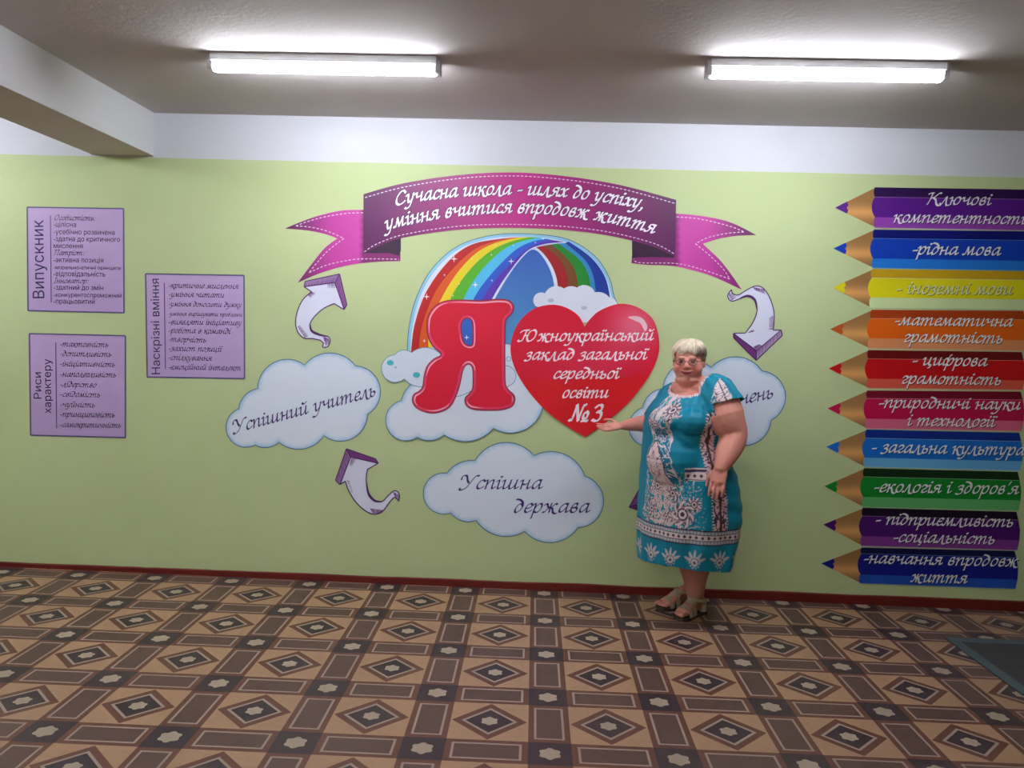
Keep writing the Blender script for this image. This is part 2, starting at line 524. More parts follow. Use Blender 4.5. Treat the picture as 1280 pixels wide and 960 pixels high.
# ---- broad-nib italic lettering: each glyph is (advance, strokes) in 1/100 of the x-height
_st = '-6,84 4,97 10,88 10,20'
_i2 = '58,97 56,28 60,4 66,2 80,18'
_u1 = '-6,84 4,97 10,88 10,24 14,3 24,2 42,22 57,60'
G = {
 'а': (76, ['57,88 44,99 28,92 8,58 5,20 16,2 32,14 56,62', _i2]),
 'б': (66, ['62,150 36,140 12,104 4,44 12,6 26,0 48,22 52,60 38,92 22,88 8,60']),
 'в': (64, ['8,60 18,92 36,102 46,88 38,62 16,50', '16,50 44,52 52,30 40,4 20,0 7,22 8,60']),
 'г': (54, ['4,80 14,98 30,96 44,78 38,58 14,34 10,12 22,0 36,4 50,18']),
 'д': (68, ['54,72 38,98 18,80 5,40 10,6 24,0 46,26 56,66 46,112 20,140 -6,146']),
 'е': (58, ['8,42 34,50 50,72 44,96 28,96 8,64 5,22 18,0 34,4 54,22']),
 'є': (58, ['52,84 38,99 20,88 6,52 8,14 26,0 52,18', '8,52 38,54']),
 'ж': (104, ['48,98 46,50 48,2', '0,84 10,98 20,88 28,62 46,52', '46,52 28,40 14,4 0,4', '92,90 80,99 68,76 48,52', '48,52 66,40 76,4 92,-14 106,-12']),
 'з': (56, ['4,82 22,100 42,92 42,70 18,52', '18,52 42,44 46,14 28,-12 6,-16 -4,-8']),
 'и': (80, [_u1, _i2]),
 'і': (38, ['-6,84 4,97 10,88 10,24 14,3 24,2 36,18', '14,136 20,132']),
 'ї': (40, ['-6,84 4,97 10,88 10,24 14,3 24,2 36,18', '2,136 7,132', '26,136 31,132']),
 'й': (80, [_u1, _i2, '22,142 30,126 46,128 58,142']),
 'к': (70, ['-6,84 4,97 10,88 10,0', '12,46 28,56 46,96 60,92', '24,54 40,40 50,6 66,-16 82,-14']),
 'л': (72, ['-8,10 0,2 12,12 34,96', '34,96 40,96 46,24 58,-14 78,-12']),
 'м': (98, ['-8,8 2,0 12,16 24,98', '24,98 42,6', '42,6 74,98', '74,98 74,24 80,2 100,18']),
 'н': (80, [_st+' 10,0', '12,52 32,48 56,62', _i2]),
 'о': (66, ['36,99 16,86 4,40 12,6 26,0 46,14 58,60 50,92 36,99']),
 'п': (80, [_st+' 10,0', '12,44 30,84 48,99 57,88 56,28 60,4 66,2 80,18']),
 'р': (72, ['-6,84 4,97 10,88 6,-64', '10,40 26,82 44,99 58,86 60,44 44,6 26,0 8,14']),
 'с': (56, ['52,84 40,99 22,88 6,52 8,14 24,0 34,4 52,20']),
 'т': (118, [_st+' 10,0', '12,44 28,84 42,99 50,88 50,0', '52,44 68,84 84,99 93,88 92,28 96,4 102,2 116,18']),
 'у': (72, ['-6,84 4,97 12,86 14,30 22,4 30,6 52,40', '60,98 52,30 36,-36 12,-62 -8,-54']),
 'ф': (98, ['58,140 46,120 36,-62', '40,74 26,99 10,78 5,30 16,2 38,22', '44,40 60,84 76,99 90,80 84,30 62,0 44,10']),
 'х': (70, ['0,84 12,98 24,84 38,22 50,2 66,16', '62,94 50,92 14,8 0,4']),
 'ц': (84, [_u1, '58,97 56,28 60,4 70,2', '60,4 76,2 76,-28 64,-36']),
 'ч': (76, ['-6,84 4,97 11,88 12,58 22,46 40,56 54,72', _i2]),
 'ш': (122, [_u1, '56,97 55,24 60,3 70,2 88,22 99,60', '102,97 100,28 104,4 110,2 124,18']),
 'щ': (124, [_u1, '56,97 55,24 60,3 70,2 88,22 99,60', '102,97 100,28 104,4 116,2', '106,2 118,0 118,-28 106,-36']),
 'ь': (60, ['-6,84 4,97 10,86 7,20 16,2 34,2 48,22 46,48 30,58 10,44']),
 'ю': (98, [_st+' 10,0', '12,50 38,52', '66,99 48,86 36,40 44,6 58,0 78,14 90,60 82,92 66,99']),
 'я': (74, ['58,97 56,28 60,4 66,2 78,18', '57,90 38,99 18,92 12,70 26,52 54,50', '34,52 18,10 4,0 -8,6']),
 'С': (96, ['92,122 72,150 44,136 14,84 10,30 30,0 60,0 90,26']),
 'У': (104, ['-14,104 -12,138 6,150 22,138 34,96 50,66', '112,144 94,146 76,112 50,30 24,-8 -2,-12 -6,4']),
 'Ю': (150, ['-22,122 -4,142 30,148 50,148', '30,148 22,60 10,8 -14,-4 -26,10', '24,74 56,76', '98,150 66,124 52,60 68,6 94,0 124,40 132,100 118,140 98,150']),
 'К': (110, ['-10,138 8,150 28,148', '22,148 16,60 4,0', '20,76 46,92 84,150 100,148', '36,88 66,60 84,6 108,-20 126,-14']),
 'О': (106, ['60,150 26,124 10,60 26,6 52,0 84,40 94,100 80,140 60,150']),
 'П': (112, ['-8,138 8,150 28,146', '22,148 18,60 8,0', '20,140 60,150 110,150', '92,148 86,60 82,10 100,4']),
 'І': (54, ['6,146 24,150 44,148', '26,148 22,60 14,2', '-4,2 14,0 34,4']),
 '№': (170, ['-10,6 6,2 18,60 28,146', '28,146 44,90 66,4', '66,4 78,80 90,146 104,150', '128,84 108,66 104,36 116,16 134,24 144,50 140,76 128,84', '104,-2 146,-2']),
 '3': (84, ['10,128 34,150 62,140 62,104 32,82', '32,82 66,74 68,28 40,-4 4,6']),
 '-': (46, ['6,44 38,48']), ':': (34, ['12,8 17,4', '14,84 19,80']), ',': (32, ['12,12 18,0 6,-26']),
 "'": (30, ['16,150 8,120']), ' ': (44, []),
}
_gc = {}


def glyph(ch):
    if ch not in _gc:
        adv, sts = G[ch]; out = []
        for s_ in sts:
            p = [tuple(float(q)/100 for q in w.split(',')) for w in s_.split()]
            p = smooth_path(p, n=5) if len(p) > 2 else p
            out.append([(x*0.88+0.05+0.20*y, y) for x, y in p])
        _gc[ch] = (adv/100, out)
    return _gc[ch]


def script_geo(text, p0, p1, xh, nib=0.27, thin=0.10, bend=None, shift=(0, 0)):
    V, Fc = [], []
    total = sum(glyph(c)[0] for c in text)
    L = math.hypot(p1[0]-p0[0], p1[1]-p0[1]); sx = L/total
    dx, dy = (p1[0]-p0[0])/L, (p1[1]-p0[1])/L
    pen = 0.0
    na = math.radians(38)
    cnt = [0]
    for ch in text:
        adv, sts = glyph(ch)
        cxp = (pen+adv/2)*sx
        ang, oy = 0.0, 0.0
        if bend:
            oy = bend(cxp/L); ang = math.atan2(bend(cxp/L+0.01)-bend(cxp/L-0.01), 0.02*L)
        ca, sa = math.cos(ang), math.sin(ang)
        def T(x, y):
            X_ = (x-adv/2)*sx; Y_ = -y*xh
            X2, Y2 = X_*ca-Y_*sa+cxp, X_*sa+Y_*ca+oy
            return (p0[0]+X2*dx-Y2*dy+shift[0], p0[1]+X2*dy+Y2*dx+shift[1], (cnt[0] % 17)*2e-5)
        asp = xh/sx
        hx, hy = math.cos(na)*nib/2*min(asp, 1.3), math.sin(na)*nib/2
        kx, ky = -math.sin(na)*thin/2*min(asp, 1.3), math.cos(na)*thin/2
        for st in sts:
            for (ex, ey) in ((hx, hy), (kx, ky)):
                b0 = len(V); cnt[0] += 1
                for (x, y) in st: V.append(T(x-ex, y-ey)); V.append(T(x+ex, y+ey))
                for i in range(len(st)-1):
                    Fc.append((b0+2*i, b0+2*i+1, b0+2*i+3, b0+2*i+2))
            for e in (st[0], st[-1]):   # nib-shaped ends
                b0 = len(V); cnt[0] += 1
                V += [T(e[0]-hx-kx, e[1]-hy-ky), T(e[0]+hx-kx, e[1]+hy-ky), T(e[0]+hx+kx, e[1]+hy+ky), T(e[0]-hx+kx, e[1]-hy+ky)]
                Fc.append((b0, b0+1, b0+2, b0+3))
        pen += adv
    return V, Fc


def merge(a, b_):
    k = len(a[0])
    return a[0]+b_[0], a[1]+[tuple(i+k for i in f_) for f_ in b_[1]]


def sans_geo(text, p0, p1, cap):
    """upright sans lettering: glyph outlines triangulated by winding number"""
    cu = bpy.data.curves.new('t', 'FONT'); cu.body = text; cu.size = 1.0; cu.resolution_u = 3; cu.fill_mode = 'NONE'
    o = bpy.data.objects.new('t', cu); COL.objects.link(o)
    dg = bpy.context.evaluated_depsgraph_get()
    me = bpy.data.meshes.new_from_object(o.evaluated_get(dg))
    pv = [(v_.co.x, v_.co.y) for v_ in me.vertices]; es = [tuple(e.vertices) for e in me.edges]
    bpy.data.objects.remove(o); bpy.data.curves.remove(cu); bpy.data.meshes.remove(me)
    nb = {}
    for a, b_ in es: nb.setdefault(a, []).append(b_); nb.setdefault(b_, []).append(a)
    seen = set(); loops = []
    for a in range(len(pv)):
        if a in seen or a not in nb: continue
        lp = [a]; seen.add(a); cur = a
        nxt = a+1 if a+1 in nb[a] else nb[a][0]
        while nxt not in seen:
            lp.append(nxt); seen.add(nxt)
            c = [q for q in nb[nxt] if q not in seen]
            if not c: break
            nxt = c[0]
        loops.append([pv[q] for q in lp])
    vs, fs = [], []
    groups = []       # loops whose boxes overlap belong to one glyph
    for lp in sorted(loops, key=lambda q: min(w[0] for w in q)):
        x0 = min(w[0] for w in lp); x1 = max(w[0] for w in lp)
        if groups and x0 < groups[-1][1]-0.01: groups[-1][0].append(lp); groups[-1][1] = max(groups[-1][1], x1)
        else: groups.append([[lp], x1])
    for gl_, _ in groups:
        P, E = [], []
        for lp in gl_:
            k = len(P); P += [Vector(w) for w in lp]; E += [(k+i, k+(i+1) % len(lp)) for i in range(len(lp))]
        v2, _, f2, _, _, _ = delaunay_2d_cdt(P, E, [], 0, 1e-6)
        k = len(vs); vs += [Vector((w.x, w.y, 0)) for w in v2]
        for f_ in f2:
            cx = sum(v2[i].x for i in f_)/len(f_); cy = sum(v2[i].y for i in f_)/len(f_)
            wn = 0
            for lp in gl_:
                for i in range(len(lp)):
                    (ax, ay), (bx, by) = lp[i-1], lp[i]
                    if (ay <= cy) != (by <= cy):
                        if ax+(cy-ay)*(bx-ax)/(by-ay) > cx: wn += 1 if by > ay else -1
            if wn: fs.append(tuple(i+k for i in f_))
    x0 = min(v_.x for v_ in vs); x1 = max(v_.x for v_ in vs)
    L = math.hypot(p1[0]-p0[0], p1[1]-p0[1]); dx, dy = (p1[0]-p0[0])/L, (p1[1]-p0[1])/L
    s_ = L/(x1-x0); sy = cap/0.727
    V = [(p0[0]+(v_.x-x0)*s_*dx+v_.y*sy*dy, p0[1]+(v_.x-x0)*s_*dy-v_.y*sy*dx) for v_ in vs]
    return V, fs


def decal(name, label, cat, px, py, group=None):
    p = at(px, py); return thing(name, label, cat, (p.x, 0.0, p.z), group)


# ------------------------------------------------------------------ three lilac lists on the left
INK = (44, 30, 84)
LIL = (196, 166, 214)


def poster(quad, label, titles, divider, rows, cx, cy):
    t = decal('wall_poster', label, 'poster', cx, cy, 'lilac list posters')
    g = lambda p: (LIL[0]-8*(p[1]-quad[0][1])/130, LIL[1]-6*(p[1]-quad[0][1])/130, LIL[2]-4*(p[1]-quad[0][1])/130)
    flat('sheet', t, quad, g, 2, grid=20, thick=True)
    V, Fc = line_geo([quad[i] for i in (0, 1, 2, 3)], 1.6, closed=True)
    V = []; Fc = []
    for i in range(4): line_geo([quad[i], quad[(i+1) % 4]], 1.7, V=V, Fc=Fc)
    px_mesh('border', t, V, Fc, (92, 84, 132), 3)
    V, Fc = line_geo(divider, 1.1)
    px_mesh('divider_line', t, V, Fc, (92, 80, 140), 3)
    for txt, a, b_, cap in titles: px_mesh('title_lettering', t, *sans_geo(txt, a, b_, cap), INK, 4)
    for kind, txt, a, b_, h in rows:
        px_mesh('lettering', t, *(sans_geo(txt, a, b_, h) if kind == 's' else script_geo(txt, a, b_, h, nib=0.22, thin=0.10)), INK, 4)
    return t


c1 = crop(20, 240, 3)
rows = []
for k, txt, y, xe, h in (('c', 'Особистість:', 97, 297, 4.3), ('s', '-цілісна', 122, 225, 6.3), ('s', '-усебічно розвинена', 150, 370, 6.3), ('s', '-здатна до критичного', 176, 390, 6.3), ('s', 'мислення', 202, 250, 6.3), ('c', 'Патріот:', 228, 255, 4.3), ('s', '-активна позиція', 255, 327, 6.3), ('s', '-морально-етичні принципи', 281, 393, 4.6), ('s', '-відповідальність', 307, 335, 6.3), ('c', 'Інноватор:', 333, 270, 4.3), ('s', '-здатний до змін', 358, 327, 6.3), ('s', '-конкурентоспроможний', 385, 395, 5.5), ('s', '-працьовитий', 410, 295, 6.3)):
    a, b_ = c1((141, y+8)), c1((xe, y+8+(xe-141)*0.012)); rows.append((k, txt, a, b_, h))
poster([(34, 259), (154.4, 260.8), (155, 391), (35, 388.3)], 'upper left lilac poster headed Випускник with a list in three sections',
       [('Випускник', c1((106, 398)), c1((102, 105)), 14.5)], [c1((129, 88)), c1((132, 414))], rows, 95, 325)
rows = []
for txt, y, xe in (('-тактовність', 572, 345), ('-допитливість', 608, 357), ('-ініціативність', 646, 370), ('-наполегливість', 685, 375), ('-лідерство', 723, 300), ('-свідомість', 760, 315), ('-чуйність', 798, 295), ('-принциповість', 835, 370), ('-самокритичність', 874, 393)):
    rows.append(('c', txt, c1((163, y+7)), c1((xe, y+10)), 4.6))
poster([(36.7, 417), (156.7, 419.7), (156.7, 547), (38.3, 544)], 'lower left lilac poster headed Риси характеру with nine listed traits',
       [('Риси', c1((95, 775)), c1((94, 676)), 9.5), ('характеру', c1((132, 830)), c1((130, 626)), 9.5)], [c1((149, 565)), c1((152, 886))], rows, 97, 482)
rows = []
for txt, y, xe, h in (('-критичне мислення', 352, 833, 4.6), ('-уміння читати', 385, 780, 4.6), ('-уміння доносити думку', 421, 845, 4.2), ('-уміння вирішувати проблеми', 456, 847, 3.4), ('-виявляти ініціативу', 489, 845, 4.6), ('-робота в команді', 521, 803, 4.6), ('-творчість', 554, 712, 4.6), ('-захист позиції', 588, 770, 4.6), ('-спілкування', 622, 733, 4.6), ('-емоційний інтелект', 658, 843, 4.6)):
    txt = txt.replace('-ем', '-єм')
    rows.append(('c', txt, c1((570, y+7)), c1((xe, y+11)), h))
poster([(182, 342.3), (305, 344.3), (305.7, 473.3), (184, 471.3)], 'lilac poster headed Наскрізні вміння, right of the other two and set lower than the top one',
       [('Наскрізні вміння', c1((540, 683)), c1((536, 325)), 10.5)], [c1((556, 340)), c1((560, 664))], rows, 244, 408)

# ------------------------------------------------------------------ clouds
CL_EDGE = (70, 110, 150); CL_BLUE = (158, 200, 232); CL_WHITE = (226, 234, 250)


def cloud_decal(path, label, text, cx, cy, group='cloud stickers', layer=2, name='cloud_sticker', cat='sticker'):
    t = decal(name, label, cat, cx, cy, group)
    ring = inset(path, 4.0)
    def colf(p):
        d = min((p[0]-q[0])**2+(p[1]-q[1])**2 for q in path)**0.5
        k = min(1, d/5.0)
        return tuple(CL_BLUE[j]*(1-k)+CL_WHITE[j]*k for j in range(3))
    flat('cloud_sheet', t, path, colf, layer, grid=4.5, thick=True)
    V, Fc = line_geo(path, 1.0, closed=True)
    px_mesh('outline', t, V, Fc, CL_EDGE, layer+0.6)
    for a in text: px_mesh('lettering', t, *script_geo(*a), (70, 44, 122), layer+0.8)
    return t


cc = [(303, 325), (645, 152), (1015, 158), (1102, 512), (785, 668), (458, 715), (285, 735), (165, 470)]
cm = [(430, 130), (820, 65), (1196, 330), (990, 688), (620, 765), (370, 753), (82, 660), (212, 372)]
k1 = crop(270, 430, 5.818)
cloud_decal(mp(k1, cloud_path(cc, cm)), 'cloud sticker left of the big letter, reading Успішний учитель',
            [('Успішний учитель', k1((128, 648)), k1((1165, 374)), 10.2, 0.27, 0.09)], 378, 502)
k2 = lambda p: (780+(p[0]-10-0.06*(p[1]-152))/5.818, 430+(p[1]-8+0.054*(p[0]-165))/5.818)
cloud_decal(mp(k2, cloud_path(cc, cm)), 'cloud sticker partly behind the woman, ending in чень',
            [('Успішний учень', (806, 529.5), (967, 497), 10.2, 0.27, 0.09)], 885, 490)
k3 = crop(510, 540, 4)
cloud_decal(mp(k3, cloud_path([(195, 205), (335, 143), (630, 118), (885, 220), (850, 478), (583, 497), (340, 442), (215, 405)],
            [(252, 157), (480, 52), (785, 112), (978, 345), (720, 553), (470, 521), (280, 447), (76, 310)])),
            'cloud sticker low on the wall below the heart, reading Успішна держава',
            [('Успішна', k3((258, 284)), k3((668, 284)), 11.2, 0.27, 0.09), ('держава', k3((524, 402)), k3((905, 402)), 11.2, 0.27, 0.09)], 641, 612)

# ------------------------------------------------------------------ rainbow emblem
k4 = crop(460, 280, 3.368)
k5 = crop(470, 370, 5.055)
rb = decal('rainbow_sticker', 'rainbow sticker arching behind the big red letter and the heart', 'sticker', 640, 400)
outer = smooth_path([(165, 545), (172, 440), (200, 320), (265, 195), (375, 95), (520, 48), (680, 42), (840, 64), (955, 135), (1015, 225), (1035, 300), (1050, 335)], n=8)
flat('blue_edge', rb, mp(k4, outer+[(900, 400), (600, 560), (300, 560)]), (150, 205, 236), 2, thick=True)
V, Fc = line_geo(mp(k4, outer), 0.9)
px_mesh('outline', rb, V, Fc, (70, 110, 150), 2.5)
white_o = smooth_path([(178, 545), (186, 440), (214, 322), (278, 202), (384, 106), (524, 60), (680, 54), (832, 76), (944, 144), (1003, 230), (1024, 300), (1040, 335)], n=8)
flat('white_edge', rb, mp(k4, white_o+[(900, 400), (600, 560), (300, 560)]), (222, 228, 246), 3)
sky = smooth_path([(380, 560), (520, 330), (580, 220), (650, 135), (705, 108), (750, 150), (785, 230), (795, 340), (800, 420), (600, 560)], closed=True, n=6, corners=(0, 8, 9))
def skyc(p):
    k = min(1, max(0, (p[1]-310)/130)); return (58+30*k, 100+60*k, 190+20*k)
# ribbon bands (left flank)
B = [[(180, 545), (197, 420), (248, 280), (345, 150), (440, 85), (560, 62)],
     [(212, 545), (230, 420), (290, 275), (385, 160), (475, 92), (600, 58)],
     [(255, 545), (262, 420), (345, 250), (440, 135), (530, 82), (640, 56)],
     [(320, 420), (345, 320), (410, 215), (500, 125), (590, 78), (680, 55)],
     [(370, 420), (405, 310), (470, 205), (560, 115), (640, 75), (720, 57)],
     [(420, 420), (445, 315), (515, 215), (610, 118), (680, 78), (750, 62)],
     [(450, 420), (480, 318), (555, 215), (650, 122), (710, 84), (780, 68)],
     [(470, 440), (520, 320), (585, 215), (665, 118), (735, 86), (825, 76)]]
BC = [(196, 26, 30), (226, 92, 24), (238, 214, 36), (92, 186, 40), (84, 196, 240), (52, 92, 208), (92, 52, 180)]
RB = [[(700, 100), (745, 140), (775, 210), (786, 330)],
      [(735, 92), (800, 140), (838, 215), (850, 330)],
      [(770, 86), (830, 135), (875, 205), (890, 330)],
      [(800, 82), (885, 145), (928, 215), (945, 330)],
      [(830, 80), (912, 150), (948, 220), (965, 330)],
      [(845, 74), (940, 142), (1000, 228), (1022, 330)]]
RC = [(168, 28, 34), (126, 78, 38), (34, 142, 50), (52, 140, 200), (24, 60, 160)]
for i, c in enumerate(RC):
    a, b_ = smooth_path(RB[i], n=6), smooth_path(RB[i+1], n=6)
    flat('rainbow_band', rb, mp(k4, a+b_[::-1]), c, 4)
edge = smooth_path([(500, 560), (508, 335), (575, 212), (650, 122), (700, 96), (755, 145), (793, 225), (803, 330), (803, 560)], n=8, corners=(1, 7))
flat('white_inner_edge', rb, mp(k4, edge), (220, 228, 246), 4.6)
inner = smooth_path([(400, 560), (522, 335), (590, 220), (655, 135), (700, 108), (745, 152), (778, 228), (789, 330), (800, 560)], n=8, corners=(1, 7))
flat('sky_field', rb, mp(k4, inner), skyc, 5.2, grid=7)
for i, c in enumerate(BC):
    a, b_ = smooth_path(B[i], n=7), smooth_path(B[i+1], n=7)
    flat('rainbow_band', rb, mp(k4, a+b_[::-1]), c, 5.8)
V, Fc = [], []
for (x, y, r) in ((247, 306, 14), (362, 147, 15), (452, 256, 14), (603, 157, 14), (237, 492, 8), (520, 130, 6), (322, 215, 6), (522, 238, 6), (737, 62, 7), (384, 252, 5), (612, 90, 5), (540, 88, 5), (704, 78, 5), (358, 302, 5), (436, 145, 5)):
    b0 = len(V); V += mp(k4, star(x, y, r)); Fc.append(tuple(range(b0, b0+8)))
px_mesh('sparkles', rb, V, Fc, (246, 236, 244), 6.6)['kind'] = 'stuff'

cl = decal('cloud_sticker', 'large cloud sticker under the big red letter, with smaller teal-dotted cloud on top', 'sticker', 600, 500, 'cloud stickers')
big = cloud_path([(160, 660), (262, 893), (430, 878), (742, 837), (1058, 690), (1040, 380), (560, 330), (300, 520)],
                 [(72, 840), (345, 913), (590, 918), (930, 850), (1100, 560), (820, 300), (420, 400), (200, 580)])
def cloudcol(path):
    def f_(p):
        d = min((p[0]-q[0])**2+(p[1]-q[1])**2 for q in path)**0.5; k = min(1, d/5)
        return tuple(CL_BLUE[j]*(1-k)+CL_WHITE[j]*k for j in range(3))
    return f_
bp = mp(k5, big)
flat('cloud_sheet', cl, bp, cloudcol(bp), 7.4, grid=5, thick=True)
V, Fc = line_geo(bp, 0.9, closed=True); px_mesh('outline', cl, V, Fc, CL_EDGE, 7.9)
small = cloud_path([(118, 372), (225, 358), (420, 380), (700, 350), (815, 440), (835, 570), (600, 600), (290, 572), (180, 522)],
                   [(168, 342), (310, 326), (560, 300), (760, 380), (884, 500), (720, 640), (440, 640), (225, 560), (36, 440)])
sp_ = mp(k5, small)
flat('small_cloud', cl, sp_, (220, 228, 246), 8.4)
V, Fc = line_geo(sp_, 0.8, closed=True); px_mesh('small_cloud_outline', cl, V, Fc, (86, 150, 182), 8.9)
for x, y, r in ((90, 422, 22), (256, 499, 23)):
    flat('teal_dot', cl, mp(k5, disc(x, y, r, r*0.78)), (70, 188, 200), 9.2)
V, Fc = line_geo(mp(k5, disc(838, 398, 14)), 0.7, closed=True); line_geo(mp(k5, disc(124, 452, 3)), 0.9, closed=True, V=V, Fc=Fc)
px_mesh('small_rings', cl, V, Fc, (90, 150, 185), 9.2)['kind'] = 'stuff'

c2_ = decal('cloud_sticker', 'small white cloud sticker peeking out between the lobes of the heart', 'sticker', 720, 378, 'cloud stickers')
pc = mp(k4, cloud_path([(705, 345), (745, 292), (825, 272), (880, 268), (955, 288), (1015, 308), (1050, 345), (1010, 380), (915, 415), (800, 370)],
                       [(700, 305), (785, 262), (852, 262), (920, 258), (990, 290), (1038, 318), (1040, 370), (965, 400), (850, 400), (745, 360)]))
flat('cloud_sheet', c2_, pc, (226, 230, 246), 10, thick=True)
for x, y, r in ((770, 322, 14), (910, 353, 13)):
    flat('grey_dot', c2_, mp(k4, disc(x, y, r, r*0.6)), (186, 196, 214), 10.6)

# the red letter
lt = decal('letter_sticker', 'big puffy red letter Я sticker with a pink rim', 'letter', 583, 445)
Lo = [(470, 24), (560, 22), (660, 26), (760, 18), (830, 22), (866, 48), (872, 85), (855, 118), (826, 148), (818, 210), (818, 480), (822, 560), (840, 592), (872, 622), (880, 656), (862, 698), (800, 720), (720, 724), (640, 722), (590, 710), (562, 680), (562, 642), (590, 612), (608, 580), (610, 500), (606, 455), (588, 434), (566, 444), (550, 478), (532, 560), (505, 640), (465, 704), (400, 737), (330, 740), (262, 714), (228, 670), (236, 622), (272, 598), (292, 570), (302, 500), (322, 440), (364, 396), (408, 368), (362, 322), (330, 268), (318, 200), (326, 130), (362, 72), (410, 38)]
lo = mp(k5, smooth_path(Lo, closed=True, n=4))
hole = mp(k5, smooth_path([(545, 240), (540, 190), (556, 152), (582, 144), (602, 160), (608, 200), (608, 290), (598, 310), (572, 304), (554, 282)], closed=True, n=4))
flat('dark_rim', lt, lo, (150, 14, 52), 11, holes=(hole,), thick=True)
h1 = inset(hole, -1.2); h2 = inset(hole, -4.2); h3 = inset(hole, -3.0)
flat('pink_rim', lt, inset(lo, 1.3), (232, 62, 104), 11.6, holes=(h1,))
flat('red_face', lt, inset(lo, 4.4), (228, 16, 56), 12.2, holes=(h2,))
V, Fc = [], []
rim = inset(lo, 3.4)
N = len(rim)
for a, b_ in ((0.005, 0.125), (0.27, 0.30), (0.36, 0.42), (0.50, 0.56), (0.70, 0.78), (0.80, 0.855), (0.91, 0.995), (0.63, 0.68)):
    seg = [rim[int(N*(a+(b_-a)*q/20)) % N] for q in range(21)]
    line_geo(seg, lambda u: 0.3+1.5*math.sin(math.pi*u), V=V, Fc=Fc)
seg = [h3[int(len(h3)*q/20) % len(h3)] for q in range(6, 21)]
line_geo(seg, lambda u: 0.2+1.2*math.sin(math.pi*u), V=V, Fc=Fc)
px_mesh('white_glints', lt, V, Fc, (252, 178, 200), 12.8)['kind'] = 'stuff'
hs = mp(k5, star(573, 262, 18))
px_mesh('sparkle', lt, hs, [tuple(range(8))], (246, 240, 250), 12.8)
hsk = mp(k5, smooth_path([(545, 240), (540, 190), (556, 152), (582, 144), (602, 160), (608, 200), (608, 290), (598, 310), (572, 304), (554, 282)], closed=True, n=4))
flat('blue_counter', lt, inset(hsk, -0.6), (48, 104, 200), 10.4)

# the heart
ht = decal('heart_sticker', 'large glossy red heart sticker with white lettering ending in №3', 'heart', 731, 470)
Hp = [(912, 432), (885, 385), (830, 350), (765, 340), (690, 362), (628, 425), (600, 515), (615, 600), (665, 690), (745, 782), (835, 850), (915, 897), (998, 838), (1100, 748), (1180, 645), (1220, 560), (1226, 490), (1205, 410), (1160, 365), (1105, 340), (1045, 338), (975, 365), (935, 400)]
hp = mp(k4, smooth_path(Hp, closed=True, n=6, corners=(0, 11)))
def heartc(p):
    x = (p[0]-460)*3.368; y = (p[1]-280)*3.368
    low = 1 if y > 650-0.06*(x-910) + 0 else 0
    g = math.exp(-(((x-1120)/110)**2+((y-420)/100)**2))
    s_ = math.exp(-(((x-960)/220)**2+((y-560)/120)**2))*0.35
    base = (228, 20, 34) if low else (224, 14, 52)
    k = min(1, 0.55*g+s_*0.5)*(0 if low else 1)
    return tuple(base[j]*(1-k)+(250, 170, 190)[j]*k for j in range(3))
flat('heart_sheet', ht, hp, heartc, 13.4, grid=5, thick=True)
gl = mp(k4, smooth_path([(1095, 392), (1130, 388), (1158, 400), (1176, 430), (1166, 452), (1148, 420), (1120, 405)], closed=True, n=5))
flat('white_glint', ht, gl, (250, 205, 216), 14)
for a in (('Южноукраїнський', k4((640, 493)), k4((1200, 489)), 9.2, 0.31, 0.12), ('заклад загальної', k4((660, 571)), k4((1172, 569)), 9.2, 0.31, 0.12), ('середньої', k4((777, 650)), k4((1055, 650)), 9.2, 0.31, 0.12), ('освіти', k4((815, 731)), k4((1010, 731)), 9.2, 0.31, 0.12), ('№3', k4((850, 828)), k4((985, 828)), 13.2, 0.34, 0.16)):
    px_mesh('lettering', ht, *script_geo(*a), (255, 236, 244), 14.2)

# ------------------------------------------------------------------ ribbon banner
bn = decal('ribbon_banner', 'purple ribbon banner sticker with stitched edges and two lines of white writing', 'banner', 650, 275)
k6 = crop(340, 220, 6.856); k7 = crop(780, 260, 7.11); k8 = crop(340, 200, 2.0645)
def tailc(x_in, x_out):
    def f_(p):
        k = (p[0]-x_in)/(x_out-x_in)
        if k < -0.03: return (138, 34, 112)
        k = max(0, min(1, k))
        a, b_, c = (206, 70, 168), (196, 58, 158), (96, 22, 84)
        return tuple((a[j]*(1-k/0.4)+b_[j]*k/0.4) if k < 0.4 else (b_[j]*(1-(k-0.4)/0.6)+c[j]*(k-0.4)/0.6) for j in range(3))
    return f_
tl = smooth_path([(800, 290), (600, 296), (400, 340), (250, 392), (110, 450)], n=6)+smooth_path([(110, 450), (300, 466), (450, 496), (560, 535)], n=6)[1:]+smooth_path([(560, 535), (450, 620), (340, 755), (220, 915)], n=6)[1:]+smooth_path([(220, 915), (420, 830), (640, 768), (860, 738), (1100, 728)], n=6)[1:]+[(1100, 620), (800, 620)]
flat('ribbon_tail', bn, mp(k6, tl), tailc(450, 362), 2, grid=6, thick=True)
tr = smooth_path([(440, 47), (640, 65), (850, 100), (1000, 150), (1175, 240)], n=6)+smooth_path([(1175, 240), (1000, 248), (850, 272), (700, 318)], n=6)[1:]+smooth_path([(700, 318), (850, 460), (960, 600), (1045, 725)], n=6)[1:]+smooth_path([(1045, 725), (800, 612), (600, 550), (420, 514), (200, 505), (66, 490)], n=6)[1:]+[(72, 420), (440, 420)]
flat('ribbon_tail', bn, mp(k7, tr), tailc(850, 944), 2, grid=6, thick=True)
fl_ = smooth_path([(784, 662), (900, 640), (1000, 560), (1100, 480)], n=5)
flat('ribbon_fold', bn, mp(k6, [(784, 600), (784, 662), (1000, 660), (1090, 684), (1104, 640), (1104, 480)]), (52, 14, 52), 3, thick=True)
